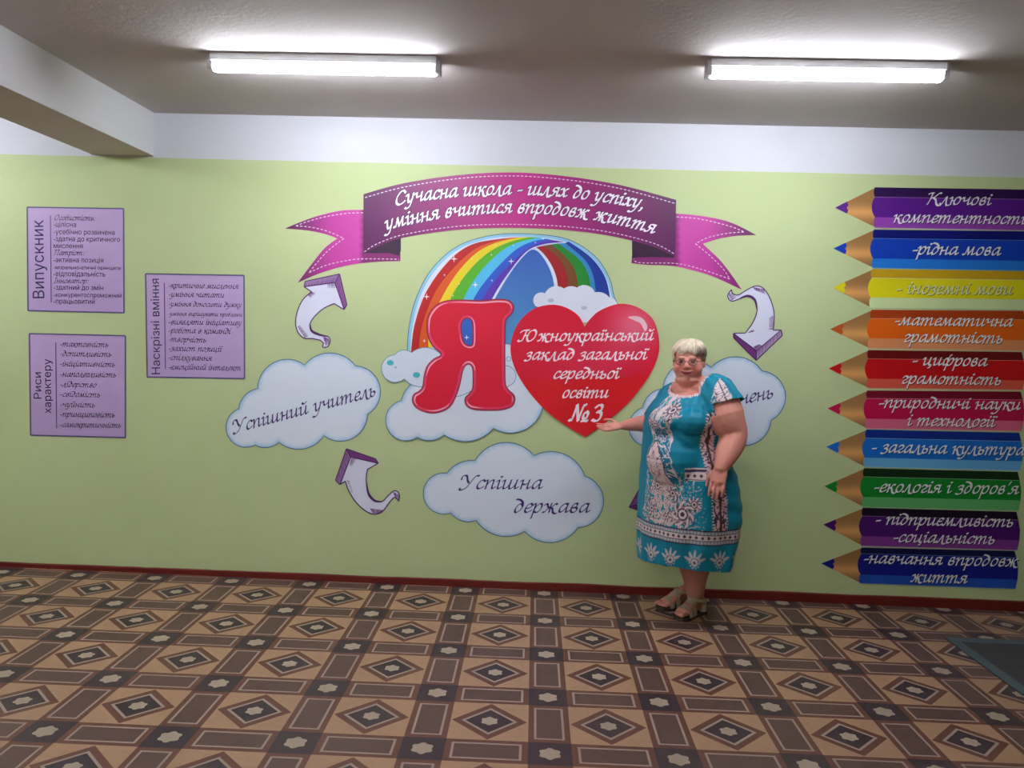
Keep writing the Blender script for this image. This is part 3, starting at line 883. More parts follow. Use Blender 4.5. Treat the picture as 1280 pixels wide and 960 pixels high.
flat('ribbon_fold', bn, mp(k7, [(72, 250), (72, 455), (100, 440), (250, 436), (446, 442), (446, 380), (300, 300)]), (52, 14, 52), 3, thick=True)
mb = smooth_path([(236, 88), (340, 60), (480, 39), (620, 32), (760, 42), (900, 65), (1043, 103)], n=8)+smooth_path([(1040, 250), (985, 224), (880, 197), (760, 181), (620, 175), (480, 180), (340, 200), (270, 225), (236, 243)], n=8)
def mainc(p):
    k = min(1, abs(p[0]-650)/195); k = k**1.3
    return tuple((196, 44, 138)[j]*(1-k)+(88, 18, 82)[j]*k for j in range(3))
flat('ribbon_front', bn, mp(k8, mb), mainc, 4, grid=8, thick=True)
V, Fc = [], []
paths = [smooth_path([(240, 97), (340, 70), (480, 48), (620, 41), (760, 51), (900, 74), (1040, 112)], n=12),
         smooth_path([(238, 237), (272, 216), (342, 192), (480, 171), (620, 166), (760, 172), (880, 188), (985, 215), (1038, 242)], n=12)]
for p in paths:
    for d in dashes(mp(k8, p), 3.0, 2.2): line_geo(d, 1.0, V=V, Fc=Fc)
for p in (smooth_path([(780, 315), (620, 322), (430, 355), (300, 392), (205, 428)], n=8), smooth_path([(205, 428), (340, 440), (480, 475), (615, 535)], n=8), smooth_path([(615, 535), (480, 640), (380, 750), (318, 828)], n=8), smooth_path([(318, 828), (480, 760), (700, 716), (900, 710), (1090, 714)], n=8)):
    for d in dashes(mp(k6, p), 3.0, 2.2): line_geo(d, 1.0, V=V, Fc=Fc)
for p in (smooth_path([(468, 80), (640, 92), (840, 135), (980, 175), (1065, 212)], n=8), smooth_path([(1065, 212), (900, 228), (740, 265), (635, 318)], n=8), smooth_path([(635, 318), (760, 420), (880, 540), (940, 632)], n=8), smooth_path([(940, 632), (760, 568), (560, 510), (420, 490), (200, 488), (110, 480), (85, 450)], n=8)):
    for d in dashes(mp(k7, p), 3.0, 2.2): line_geo(d, 1.0, V=V, Fc=Fc)
px_mesh('white_stitching', bn, V, Fc, (238, 214, 238), 4.8)['kind'] = 'stuff'
for txt, x0, x1, y0, kk, til in (('Сучасна школа - шлях до успіху,', 316, 957, 89, 0.00032, 0.018), ('уміння вчитися впродовж життя', 292, 984, 136, 0.00041, 0.0)):
    mid = 640 if til else 622
    fy = lambda x: y0+kk*(x-mid)**2+til*(x-mid)
    pa, pb = k8((x0, 0)), k8((x1, 0))
    bend = lambda u: fy(x0+(x1-x0)*u)/2.0645
    px_mesh('lettering_outline', bn, *script_geo(txt, pa, pb, 10.8, 0.46, 0.28, bend), (70, 14, 66), 5.0)
    px_mesh('lettering', bn, *script_geo(txt, pa, pb, 10.8, 0.31, 0.13, bend), (255, 244, 255), 5.6)

# ------------------------------------------------------------------ curved arrows
AW = (226, 226, 248); AP = (104, 30, 104); AD = (84, 34, 104)


def arrow(fn, body, corners, strips, hatch, label, cx, cy, thickside=None):
    t = decal('arrow_sticker', label, 'arrow', cx, cy, 'curved arrow stickers')
    bo = mp(fn, smooth_path(body, closed=True, n=6, corners=corners))
    flat('arrow_body', t, bo, AW, 2, thick=True)
    for s_, c in strips: flat('arrow_side', t, mp(fn, s_), c, 2.2, thick=True)
    V, Fc = [], []
    line_geo(bo, 1.3, closed=True, V=V, Fc=Fc)
    for s_, c in strips:
        q = mp(fn, s_)
        for i in range(len(q)): line_geo([q[i], q[(i+1) % len(q)]], 1.2, V=V, Fc=Fc)
    if thickside:
        line_geo(mp(fn, smooth_path(thickside, n=6)), lambda u: 1.0+2.2*math.sin(math.pi*u), V=V, Fc=Fc)
    px_mesh('ink_outline', t, V, Fc, AD, 3.2)
    V, Fc = [], []
    for (a, b_, e, f_, n_) in hatch:     # hatching between edge a-b and edge e-f
        for k in range(n_):
            u = (k+0.5)/n_+random.uniform(-0.2, 0.2)/n_
            p = (a[0]+(b_[0]-a[0])*u, a[1]+(b_[1]-a[1])*u); q = (e[0]+(f_[0]-e[0])*u, e[1]+(f_[1]-e[1])*u)
            line_geo(mp(fn, [p, q]), lambda s: 0.75-0.4*s, V=V, Fc=Fc)
    px_mesh('hatching', t, V, Fc, (122, 56, 132), 3.6)['kind'] = 'stuff'
    return t


ka = crop(350, 335, 8.73)
arrow(ka, [(262, 205), (600, 158), (700, 455), (590, 388), (480, 440), (385, 520), (328, 610), (345, 685), (430, 728), (525, 748), (546, 800), (520, 858), (466, 862), (475, 820), (440, 788), (350, 770), (262, 765), (195, 700), (170, 600), (190, 470), (250, 345), (345, 258)],
      (0, 1, 2, 3, 13, 14, 21), [([(262, 205), (275, 145), (650, 65), (600, 158)], (188, 160, 206)), ([(650, 65), (730, 400), (700, 455), (600, 158)], (168, 112, 176))],
      [((270, 200), (590, 158), (290, 145), (640, 72), 26), ((610, 150), (700, 440), (650, 90), (728, 400), 22), ((190, 640), (270, 762), (215, 620), (310, 745), 14), ((300, 290), (345, 262), (330, 330), (390, 275), 8), ((520, 170), (600, 165), (520, 220), (620, 220), 8), ((470, 750), (530, 770), (500, 850), (545, 820), 8)],
      'purple and white arrow sticker curving up beneath the left ribbon end', 402, 388, [(328, 610), (345, 685), (430, 728), (525, 748)])
kb = crop(410, 550, 9.6)
LLb = [(145, 530), (270, 205), (602, 278), (472, 355), (458, 480), (485, 640), (560, 728), (650, 738), (720, 670), (800, 607), (856, 650), (850, 735), (800, 690), (740, 745), (650, 860), (550, 890), (450, 850), (330, 740), (245, 600), (208, 495)]
LLs = [([(220, 105), (270, 205), (145, 535), (90, 485)], (176, 140, 196)), ([(220, 105), (570, 225), (605, 280), (270, 205)], (140, 66, 144))]
LLh = [((215, 115), (95, 480), (262, 210), (150, 525), 24), ((230, 110), (570, 228), (275, 200), (595, 275), 26), ((500, 820), (660, 840), (540, 880), (620, 880), 14), ((225, 480), (290, 640), (255, 480), (300, 620), 8), ((280, 215), (260, 300), (340, 225), (290, 310), 8), ((780, 620), (850, 660), (800, 680), (850, 720), 7)]
arrow(kb, LLb, (0, 1, 2, 3, 11, 19), LLs, LLh, 'purple and white arrow sticker at lower left, between the teacher cloud and the lowest cloud', 458, 600, [(458, 480), (485, 640), (560, 728), (650, 738)])
kc = crop(900, 350, 9.6)
arrow(kc, [(160, 640), (305, 635), (400, 500), (445, 360), (418, 240), (330, 190), (220, 232), (135, 252), (92, 190), (138, 115), (152, 162), (220, 180), (320, 120), (430, 72), (520, 100), (600, 220), (650, 400), (640, 602), (735, 600), (440, 850)],
      (0, 1, 9, 17, 18, 19), [([(160, 640), (165, 695), (435, 965), (440, 850)], (132, 56, 136)), ([(735, 600), (747, 665), (435, 965), (440, 850)], (196, 172, 212))],
      [((165, 650), (430, 850), (170, 690), (430, 950), 22), ((450, 850), (735, 615), (445, 945), (745, 665), 24), ((390, 85), (530, 110), (420, 120), (540, 170), 14), ((640, 420), (640, 595), (590, 450), (585, 600), 12), ((330, 635), (400, 590), (400, 620), (410, 610), 5), ((100, 170), (140, 245), (125, 150), (200, 210), 9), ((400, 800), (440, 850), (470, 770), (510, 790), 7)],
      'purple and white arrow sticker pointing down beneath the right ribbon end', 942, 402, [(445, 360), (418, 240), (330, 190), (220, 232)])
# the fourth arrow stands mostly behind the woman
kd = lambda p: (783+((p[0]-90)*0.55+(p[1]-105)*0.55)/9.2-4.5, 634+(-(p[1]-105)*0.5+(p[0]-220)*0.42)/9.2)
arrow(kd, [(270, 205), (600, 275), (472, 355), (520, 520), (600, 640), (560, 728), (430, 640), (330, 740), (245, 600), (208, 495), (145, 530)][:3]+[(458, 480), (520, 600), (640, 640), (700, 600), (690, 690), (560, 728), (400, 690), (260, 600), (208, 495), (145, 530)],
      (0, 1, 2, 9, 10, 11, 12), [([(220, 105), (270, 205), (145, 535), (90, 485)], (176, 140, 196)), ([(220, 105), (570, 225), (605, 280), (270, 205)], (112, 34, 116))],
      LLh[:2], 'purple arrow sticker whose tip shows left of the dress hem', 800, 630)

# ------------------------------------------------------------------ pencils
PC = [  # tip, top-left, bottom-left, mids at left, right top y / bottom y at x=1280, colours mid/dark/light/lead
 ((1043.8, 259.6), (1093.7, 234.1), (1093.7, 284.5), (246.3, 271.5), (236.8, 287.7), (92, 22, 140), (44, 6, 74), (150, 66, 176)),
 ((1041.7, 310.5), (1092.6, 286.9), (1091, 334.9), (298, 323), (289, 338.4), (10, 62, 184), (6, 16, 116), (34, 124, 220)),
 ((1040.9, 359.3), (1090.5, 336.5), (1087.7, 384.2), (347.4, 371.7), (339, 386.9), (232, 222, 22), (206, 164, 24), (214, 232, 170)),
 ((1037.6, 411.3), (1089.9, 387.2), (1085.9, 435.4), (398, 422.7), (388.5, 438.4), (236, 104, 16), (176, 62, 14), (232, 150, 100)),
 ((1035.7, 460.6), (1085.6, 437.6), (1084.9, 485.1), (448.4, 473.3), (440, 487.2), (202, 8, 22), (112, 2, 14), (226, 92, 72)),
 ((1034.5, 510.5), (1084.3, 488.1), (1082.8, 535.5), (498, 523.4), (489.5, 538.8), (196, 6, 74), (122, 2, 40), (222, 104, 136)),
 ((1032.7, 558.5), (1083.4, 537), (1080.4, 583.5), (547.6, 572), (541, 588.4), (14, 110, 206), (6, 44, 140), (104, 178, 228)),
 ((1030.6, 607.7), (1080.4, 585.3), (1078.3, 633.7), (595.9, 621), (590, 638.2), (6, 136, 42), (0, 40, 12), (100, 186, 110)),
 ((1029, 655.7), (1078.9, 634.9), (1076.8, 682.3), (645, 670), (640, 687.7), (76, 8, 112), (20, 0, 36), (134, 56, 150)),
 ((1026.6, 704.3), (1077.4, 684.4), (1075, 729), (692, 718), (689, 736.3), (8, 22, 138), (4, 8, 68), (28, 82, 188))]
PT = [[('Ключові', (1158, 255), (1238, 256.2)), ('компетентності', (1116, 277.5), (1281, 280))],
      [('-рідна мова', (1139, 317.5), (1250, 319))],
      [('- іноземні мови', (1119, 366.5), (1265, 368))],
      [('-математична', (1117, 406), (1265, 408)), ('грамотність', (1129, 427), (1253, 429))],
      [('- цифрова', (1139, 456), (1233, 457.5)), ('грамотність', (1126, 479), (1251, 481))],
      [('-природничі науки', (1097, 509), (1275, 512)), ('і технології', (1133, 531.5), (1243, 533.5))],
      [('- загальна культура', (1088, 565), (1280, 569))],
      [("-екологія і здоров'я", (1091, 614.5), (1272, 617.5))],
      [('- підприємливість', (1093, 655), (1266, 658.5)), ('-соціальність', (1115, 677), (1243, 680))],
      [('-навчання впродовж', (1078, 703.5), (1272, 708)), ('життя', (1138, 727), (1208, 729))]]
PN = ['purple pencil sticker topmost in the stack, headed Ключові компетентності', 'blue pencil sticker reading рідна мова, second from the top',
      'yellow pencil sticker in the stack on the right', 'orange pencil sticker in the stack on the right', 'scarlet pencil sticker right below the orange one',
      'crimson pencil sticker about science, above the light blue one', 'light blue pencil sticker reading загальна культура', 'green pencil sticker in the stack on the right',
      'dark purple pencil sticker between the green and the lowest pencil', 'navy blue pencil sticker, lowest in the stack above the skirting']
WOOD = (204, 148, 88)
for i, (tip, tl_, bl_, mids, ry, cm_, cd_, cl_) in enumerate(PC):
    t = decal('pencil_sticker', PN[i], 'pencil', 1160, (tl_[1]+bl_[1])/2, 'pencil stickers')
    xr = tip[0]+246
    L_ = xr-tl_[0]; ext = L_/(1280-tl_[0])
    def ly(y0, y1): return y0+(y1-y0)*ext
    yt, yb = ly(tl_[1], ry[0]), ly(bl_[1], ry[1])
    m0, m1 = mids; hgt = bl_[1]-tl_[1]
    rm0 = yt+(yb-yt)*(m0-tl_[1])/hgt; rm1 = yt+(yb-yt)*(m1-tl_[1])/hgt
    xl = lambda y: tl_[0]+(bl_[0]-tl_[0])*(y-tl_[1])/hgt
    def scal(ya, yb_, d):
        a, b_ = (xl(ya), ya), (xl(yb_), yb_); return arc3(a, ((a[0]+b_[0])/2-d, (ya+yb_)/2), b_, 8)+[b_]
    # wood
    def woodc(p, tip=tip, y0=tl_[1], y1=bl_[1]):
        k = (p[1]-y0)/(y1-y0)
        return tuple(WOOD[j]*(0.80+0.36*math.exp(-((k-0.62)/0.16)**2)*0.9-0.15*max(0, k-0.85)*4) for j in range(3))
    wood = [tip, (tl_[0]+1.5, tl_[1]), (tl_[0]+3, tl_[1]+1), (bl_[0]+3, bl_[1]-1), (bl_[0]+1.5, bl_[1])]
    flat('wood_cone', t, wood, woodc, 2, grid=4, thick=True)
    u = 0.30
    l0 = (tip[0]+(tl_[0]-tip[0])*u, tip[1]+(tl_[1]-tip[1])*u); l1 = (tip[0]+(bl_[0]-tip[0])*u, tip[1]+(bl_[1]-tip[1])*u)
    lead = cm_ if i != 3 else (196, 84, 30)
    flat('lead_tip', t, [tip, l0, ((l0[0]+l1[0])/2+2, l0[1]*0.7+l1[1]*0.3), ((l0[0]+l1[0])/2-0.5, (l0[1]+l1[1])/2), ((l0[0]+l1[0])/2+1.5, l0[1]*0.3+l1[1]*0.7), l1], lead, 2.7)
    rxa = xr-3.0
    top = [(xr-5, yt)]+[(xr-2.2, rm0)]
    flat('dark_facet', t, scal(tl_[1], m0, 1.5)+[(xr-2, rm0), (xr-4.5, yt)], cd_, 3.0, thick=True)
    flat('middle_facet', t, scal(m0, m1, 4.2)+[(xr-0.8, rm1), (xr, (rm0+rm1)/2), (xr-2, rm0)], cm_, 3.4)
    flat('light_facet', t, scal(m1, bl_[1], 1.5)+[(xr-3.5, yb), (xr-0.8, rm1)], cl_, 3.0, thick=True)
    V, Fc = line_geo([(xl(bl_[1]), bl_[1]), (xr-3.5, yb)], 0.7)
    line_geo([(xl(m0), m0), (xr-2, rm0)], 0.4, V=V, Fc=Fc)
    px_mesh('pale_edge_line', t, V, Fc, tuple(int(0.55*c+0.45*225) for c in cl_), 3.9)
    for txt, a, b_ in PT[i]:
        xh = 9.2 if len(PT[i]) > 1 else 9.6
        px_mesh('lettering_shadow', t, *script_geo(txt, a, b_, xh, 0.32, 0.17, None, (0.7, 0.8)), tuple(int(c*0.62) for c in cm_), 4.3)
        px_mesh('lettering', t, *script_geo(txt, a, b_, xh, 0.29, 0.12), (226, 230, 176) if i == 2 else (240, 238, 242), 4.9)

# ------------------------------------------------------------------ mat on the floor
mtv = [(2.285, -1.30), (3.30, -1.29), (3.29, -0.555), (2.275, -0.565)]
M['mat'] = plaster('grey_mat', (0.035, 0.035, 0.038), (0.075, 0.07, 0.072), 14, 0.6, 0.4)
M['matedge'] = plaster('mat_edge', (0.06, 0.085, 0.095), (0.10, 0.13, 0.14), 14, 0.5, 0.3)
t = thing('floor_mat', 'dark grey mat with a bluish edge on the floor below the pencils', 'mat', (2.79, -0.93, 0))
v = []
for x, y in mtv: v += [(x, y, 0.0), (x, y, 0.006)]
obj('mat_pad', v, [(0, 2, 3, 1), (2, 4, 5, 3), (4, 6, 7, 5), (6, 0, 1, 7), (1, 3, 5, 7)], M['mat'], t)
cx_, cy_ = 2.79, -0.93
v, f = [], []
for x, y in mtv:
    for q, z in ((1.0, 0.0063), (1.0, 0.0085), (0.0, 0.0085), (0.0, 0.0063)):
        xi = x+(0.06 if x < cx_ else -0.06); yi = y+(0.07 if y < cy_ else -0.07)
        v.append((x if q else xi, y if q else yi, z))
for i in range(4):
    j = (i+1) % 4
    for k in range(4): f.append((i*4+k, j*4+k, j*4+(k+1) % 4, i*4+(k+1) % 4))
obj('mat_edge', v, f, M['matedge'], t)
#PERSON
# ------------------------------------------------------------------ the woman
TH = math.radians(38)
U = Vector((math.cos(TH), -math.sin(TH), 0))       # towards her left
FR = Vector((-math.sin(TH), -math.cos(TH), 0))     # the way her body faces
Z = Vector((0, 0, 1))


class Blob:
    def __init__(s): s.v, s.f = [], []

    def add(s, v, f):
        k = len(s.v); s.v += [Vector(q) for q in v]; s.f += [tuple(i+k for i in g) for g in f]

    def loft(s, rings, seg=28):
        """rings: centre, axis a (with length), axis b (front length), back length"""
        v, f = [], []
        for c, a, b_, back in rings:
            for k in range(seg):
                t = 2*math.pi*k/seg; cs, sn = math.cos(t), math.sin(t)
                v.append(c+a*cs+(b_*sn if sn > 0 else b_.normalized()*back*sn))
        for i in range(len(rings)-1):
            for k in range(seg):
                a, b2 = i*seg+k, i*seg+(k+1) % seg
                f.append((a, b2, b2+seg, a+seg))
        f.append(tuple(range(seg-1, -1, -1))); f.append(tuple(range((len(rings)-1)*seg, len(rings)*seg)))
        s.add(v, f)

    def ell(s, c, r, ax=None, seg=16):
        ax = ax or (Vector((1, 0, 0)), Vector((0, 1, 0)), Z)
        v, f = [], []
        v.append(c+ax[2]*r[2])
        for i in range(1, seg//2):
            ph = math.pi*i/(seg//2)
            for k in range(seg):
                t = 2*math.pi*k/seg
                v.append(c+ax[0]*r[0]*math.sin(ph)*math.cos(t)+ax[1]*r[1]*math.sin(ph)*math.sin(t)+ax[2]*r[2]*math.cos(ph))
        v.append(c-ax[2]*r[2]); n_ = seg//2-1
        for k in range(seg):
            f.append((0, 1+k, 1+(k+1) % seg))
            for i in range(n_-1):
                a, b_ = 1+i*seg+k, 1+i*seg+(k+1) % seg
                f.append((a, a+seg, b_+seg, b_))
            f.append((1+(n_-1)*seg+k, len(v)-1, 1+(n_-1)*seg+(k+1) % seg))
        s.add(v, f)

    def tube(s, pts, rad, seg=16, sub=4, flatn=None, caps=True):
        """smooth tapered tube; flatn = (direction, factor) squashes the section"""
        P, R_ = [], []
        N_ = len(pts)
        for i in range(N_-1):
            p0 = pts[max(0, i-1)]; p1 = pts[i]; p2 = pts[i+1]; p3 = pts[min(N_-1, i+2)]
            for k in range(sub):
                t = k/sub
                P.append(0.5*((2*p1)+(p2-p0)*t+(2*p0-5*p1+4*p2-p3)*t*t+(3*p1-p0-3*p2+p3)*t**3))
                R_.append(rad[i]+(rad[i+1]-rad[i])*t)
        P.append(pts[-1]); R_.append(rad[-1])
        v, f = [], []
        ref = None
        for i, p in enumerate(P):
            t = (P[min(i+1, len(P)-1)]-P[max(i-1, 0)]).normalized()
            if flatn: a = flatn[0]-t*flatn[0].dot(t)
            else: a = (Vector((0.1, 0.9, 0.2)) if ref is None else ref); a = a-t*a.dot(t)
            a.normalize(); ref = a; b_ = t.cross(a)
            fa = flatn[1] if flatn else 1.0
            for k in range(seg):
                q = 2*math.pi*k/seg
                v.append(p+a*math.cos(q)*R_[i]*fa+b_*math.sin(q)*R_[i])
        for i in range(len(P)-1):
            for k in range(seg):
                a, b_ = i*seg+k, i*seg+(k+1) % seg
                f.append((a, b_, b_+seg, a+seg))
        f.append(tuple(range(seg-1, -1, -1))); f.append(tuple(range((len(P)-1)*seg, len(P)*seg)))
        s.add(v, f)
        if caps:
            for p, r in ((pts[0], rad[0]), (pts[-1], rad[-1])):
                fa = flatn[1] if flatn else 1
                s.ell(p, (r*fa if fa < 1 else r, r*fa if fa < 1 else r, r*fa if fa < 1 else r), seg=12)

    def remesh(s, voxel, smooth=6, fac=0.5):
        me = bpy.data.meshes.new('tmp'); me.from_pydata([tuple(q) for q in s.v], [], s.f)
        o = bpy.data.objects.new('tmp', me); COL.objects.link(o)
        r = o.modifiers.new('r', 'REMESH'); r.mode = 'VOXEL'; r.voxel_size = voxel; r.use_smooth_shade = True
        if smooth:
            q = o.modifiers.new('s', 'SMOOTH'); q.iterations = smooth; q.factor = fac
        dg = bpy.context.evaluated_depsgraph_get()
        m2 = bpy.data.meshes.new_from_object(o.evaluated_get(dg))
        vs = [q.co.copy() for q in m2.vertices]; ns = [q.normal.copy() for q in m2.vertices]
        fs = [tuple(p.vertices) for p in m2.polygons]
        bpy.data.objects.remove(o); bpy.data.meshes.remove(me); bpy.data.meshes.remove(m2)
        return vs, ns, fs


YC = -0.42
TOR = [(478, 848, 886), (484, 841, 894), (491, 831, 902), (502, 820, 906), (515, 811, 909), (530, 807, 905), (550, 806, 903), (568, 805, 908),
       (590, 803, 916), (615, 802, 921), (645, 801, 922), (675, 800, 917), (703, 800, 911)]


def torso_ring(py, l, r, grow=0.0, nar=1.0):
    c = at((l+r)/2, py, YC); h = (at(r, py, YC)-at(l, py, YC)).length/2
    flatten = 0.72 if py < 485 else (0.84 if py < 500 else 1.0)
    w_, d_ = h*1.10+grow, h*0.93*flatten+grow
    return (Vector((c.x, YC, c.z)), U*w_*nar, FR*d_*nar, d_*0.96*nar)


ROOT = on_floor(866, 768); ROOT = Vector((ROOT.x, -0.33, 0))
woman = thing('person', 'woman in a turquoise patterned dress, standing by the wall and pointing at the heart', 'person', ROOT)

# --- joints (pixel + depth)
Lsh, Lmid, Lel, Lfm, Lwr = at(899, 494, -0.53), at(906, 521, -0.580), at(916, 545, -0.60), at(909, 566, -0.66), at(901, 585, -0.712)
Rsh, Rel, Rfm, Rwr = at(840, 500, -0.30), at(834, 531, -0.21), at(806, 529.5, -0.235), at(777, 532, -0.255)
HC = at(861, 452, -0.45)     # centre of the head
hy = math.radians(17)
HF = Vector((-math.sin(hy), -math.cos(hy), -0.04)).normalized()     # face direction
HU = Vector((math.cos(hy), -math.sin(hy), 0.03)).normalized()
HZ = HU.cross(HF); HZ = -HZ if HZ.z < 0 else HZ
HA = (HU, HF, HZ)


def hp_(u, f, z): return HC+HU*u+HF*f+HZ*z


B_ = Blob()
B_.loft([torso_ring(*q, grow=-0.018) for q in TOR[:-1]]+[torso_ring(690, 800, 914, -0.06)])
# neck and shoulders
B_.tube([at(866, 500, YC-0.01), at(865, 484, YC-0.005), hp_(0.0, -0.005, -0.07)], [0.105, 0.078, 0.070])
B_.tube([at(850, 496, -0.37), at(866, 487, YC), at(890, 492, -0.49)], [0.088, 0.084, 0.085])
# left arm (hangs, nearest the camera)
B_.tube([Lsh, Lmid, Lel, Lfm, Lwr], [0.100, 0.110, 0.081, 0.067, 0.038], seg=24)
B_.ell(at(922, 541, -0.60), (0.045, 0.05, 0.055))
# right arm
B_.tube([Rsh, Rel+Vector((0, 0, 0.06)), Rel, Rfm, Rwr], [0.085, 0.078, 0.068, 0.053, 0.025], seg=20)

# --- hands
def finger(base, dirs, lens, r):
    pts = [base]; rr = [r*1.05]
    for d, l in zip(dirs, lens):
        pts.append(pts[-1]+d.normalized()*l); rr.append(r*(1-0.09*len(rr)))
    B_.tube(pts, rr, seg=12, sub=3)


# left hand: back of the hand seen, fingers hanging down and slightly curled
hd = (at(897, 604, -0.735)-Lwr).normalized(); hs_ = Vector((0.93, -0.30, 0.08)); hs_ = (hs_-hd*hs_.dot(hd)).normalized(); hn = hd.cross(hs_)
if hn.y > 0: hn = -hn
B_.tube([Lwr, Lwr+hd*0.03, Lwr+hd*0.085], [0.036, 0.043, 0.042], flatn=(hn, 0.52), seg=18)
for k, (o_, l) in enumerate(((-0.033, 0.080), (-0.011, 0.089), (0.011, 0.085), (0.033, 0.069))):
    b0 = Lwr+hd*0.083+hs_*o_
    curl = -hn*0.25
    finger(b0, [hd+hs_*o_*1.5+hn*0.05, hd+curl, hd+curl*2.0], [l*0.42, l*0.32, l*0.26], 0.0098)
finger(Lwr+hd*0.03-hs_*0.034, [hd*0.8-hs_*0.55-hn*0.15, hd-hs_*0.15-hn*0.3, hd-hn*0.3], [0.036, 0.028, 0.022], 0.0115)
# right hand: palm up, fingers pointing to the heart
rd = (at(757, 534.5, -0.27)-Rwr).normalized()
rs = Vector((0.08, 0.88, 0.42)); rs = (rs-rd*rs.dot(rd)).normalized()          # across the palm, towards the thumb
rn = rd.cross(rs); rn = -rn if rn.z < 0 else rn                                # palm faces up and to the camera
B_.tube([Rwr, Rwr+rd*0.03, Rwr+rd*0.075], [0.026, 0.038, 0.040], flatn=(rn, 0.42), seg=18)
for k, (o_, l, sg) in enumerate(((-0.032, 0.060, 0.0), (-0.011, 0.076, 0.0), (0.011, 0.080, 0.0), (0.033, 0.072, 0.05))):
    b0 = Rwr+rd*0.072+rs*o_
    finger(b0, [rd+rs*o_*2+rn*0.02, rd+rn*(0.16+sg), rd+rn*(0.34+sg)], [l*0.42, l*0.32, l*0.26], 0.0092)
finger(Rwr+rd*0.022+rs*0.028, [rd*0.55+rs*0.75+rn*0.3, rd*0.9+rs*0.35+rn*0.15, rd+rn*0.05], [0.034, 0.028, 0.022], 0.0105)

# --- legs and feet
def leg(top, knee, calf, ankle, heel, toe, r):
    B_.tube([top, knee, calf, ankle], r, seg=20)
    d = (toe-heel); L_ = d.length; d.normalize(); s_ = Vector((d.y, -d.x, 0))
    rings = []
    for t, w_, h_ in ((0.0, 0.022, 0.030), (0.06, 0.032, 0.045), (0.22, 0.034, 0.060), (0.42, 0.037, 0.050), (0.60, 0.043, 0.036), (0.75, 0.048, 0.027), (0.84, 0.046, 0.022)):
        rings.append((Vector((heel.x, heel.y, 0.018+h_))+d*L_*t, s_*w_, Z*h_, h_*0.95))
    B_.loft(rings, 18)
    for k, (o_, l, rr) in enumerate(((0.030, 0.045, 0.0135), (0.011, 0.042, 0.0095), (-0.005, 0.038, 0.009), (-0.020, 0.032, 0.0085), (-0.034, 0.024, 0.008))):
        o2 = o_*TOE
        b0 = Vector((heel.x, heel.y, 0.018+rr+0.004))+d*L_*0.82+s_*o2
        B_.tube([b0, b0+d*l*0.6+Z*0.004, b0+d*l-Z*0.002], [rr, rr, rr*0.85], seg=10, sub=2)
    return heel, d, s_, L_


Lan, Ran = at(869, 744, -0.335), at(868, 741, -0.20)
Lheel, Ltoe = Vector((0.975, -0.300, 0)), Vector((0.800, -0.465, 0))
Rheel, Rtoe = Vector((0.93, -0.165, 0)), Vector((0.715, -0.300, 0))
TOE = -1
LF_ = leg(at(874, 670, -0.40), at(872, 703, -0.38), at(870, 722, -0.355), Lan, Lheel, Ltoe, [0.115, 0.083, 0.064, 0.050])
TOE = 1
RF_ = leg(at(862, 670, -0.30), at(864, 703, -0.26), at(866, 722, -0.22), Ran, Rheel, Rtoe, [0.11, 0.08, 0.062, 0.048])
for an, he in ((Lan, Lheel), (Ran, Rheel)):
    B_.tube([an, Vector(((an.x+he.x)/2-0.01, (an.y+he.y)/2-0.01, 0.065))], [0.048, 0.042], seg=16)

# --- head
B_.ell(hp_(0, -0.022, 0.030), (0.083, 0.095, 0.088), HA, 24)            # skull
B_.ell(hp_(0, 0.010, -0.025), (0.081, 0.080, 0.078), HA, 24)            # face
B_.ell(hp_(0, 0.022, -0.062), (0.077, 0.060, 0.046), HA, 20)            # jaw
B_.ell(hp_(0, 0.060, -0.090), (0.026, 0.024, 0.020), HA, 16)            # chin
B_.ell(hp_(0, 0.022, -0.103), (0.076, 0.058, 0.034), HA, 20)            # double chin
for s in (-1, 1):
    B_.ell(hp_(s*0.047, 0.044, -0.040), (0.037, 0.036, 0.034), HA, 16)  # cheek
    B_.ell(hp_(s*0.030, 0.070, 0.022), (0.026, 0.016, 0.010), HA, 12)   # brow
    B_.ell(hp_(s*0.084, -0.020, -0.010), (0.010, 0.018, 0.030), HA, 12)  # ear
    B_.ell(hp_(s*0.012, 0.090, -0.029), (0.009, 0.011, 0.008), HA, 10)  # nostril wing
B_.tube([hp_(0, 0.078, 0.012), hp_(0, 0.092, -0.008), hp_(0, 0.103, -0.025)], [0.010, 0.011, 0.0135], seg=12)
B_.tube([hp_(-0.036, 0.076, -0.047), hp_(-0.014, 0.089, -0.055), hp_(0.014, 0.089, -0.055), hp_(0.036, 0.076, -0.047)], [0.004, 0.0065, 0.0065, 0.004], seg=10)
B_.tube([hp_(-0.034, 0.075, -0.052), hp_(-0.013, 0.088, -0.066), hp_(0.013, 0.088, -0.066), hp_(0.034, 0.075, -0.052)], [0.004, 0.007, 0.007, 0.004], seg=10)
bvs, bns, bfs = B_.remesh(0.0038, 7)


def sm(a, b_, x):
    t = max(0, min(1, (x-a)/(b_-a))); return t*t*(3-2*t)


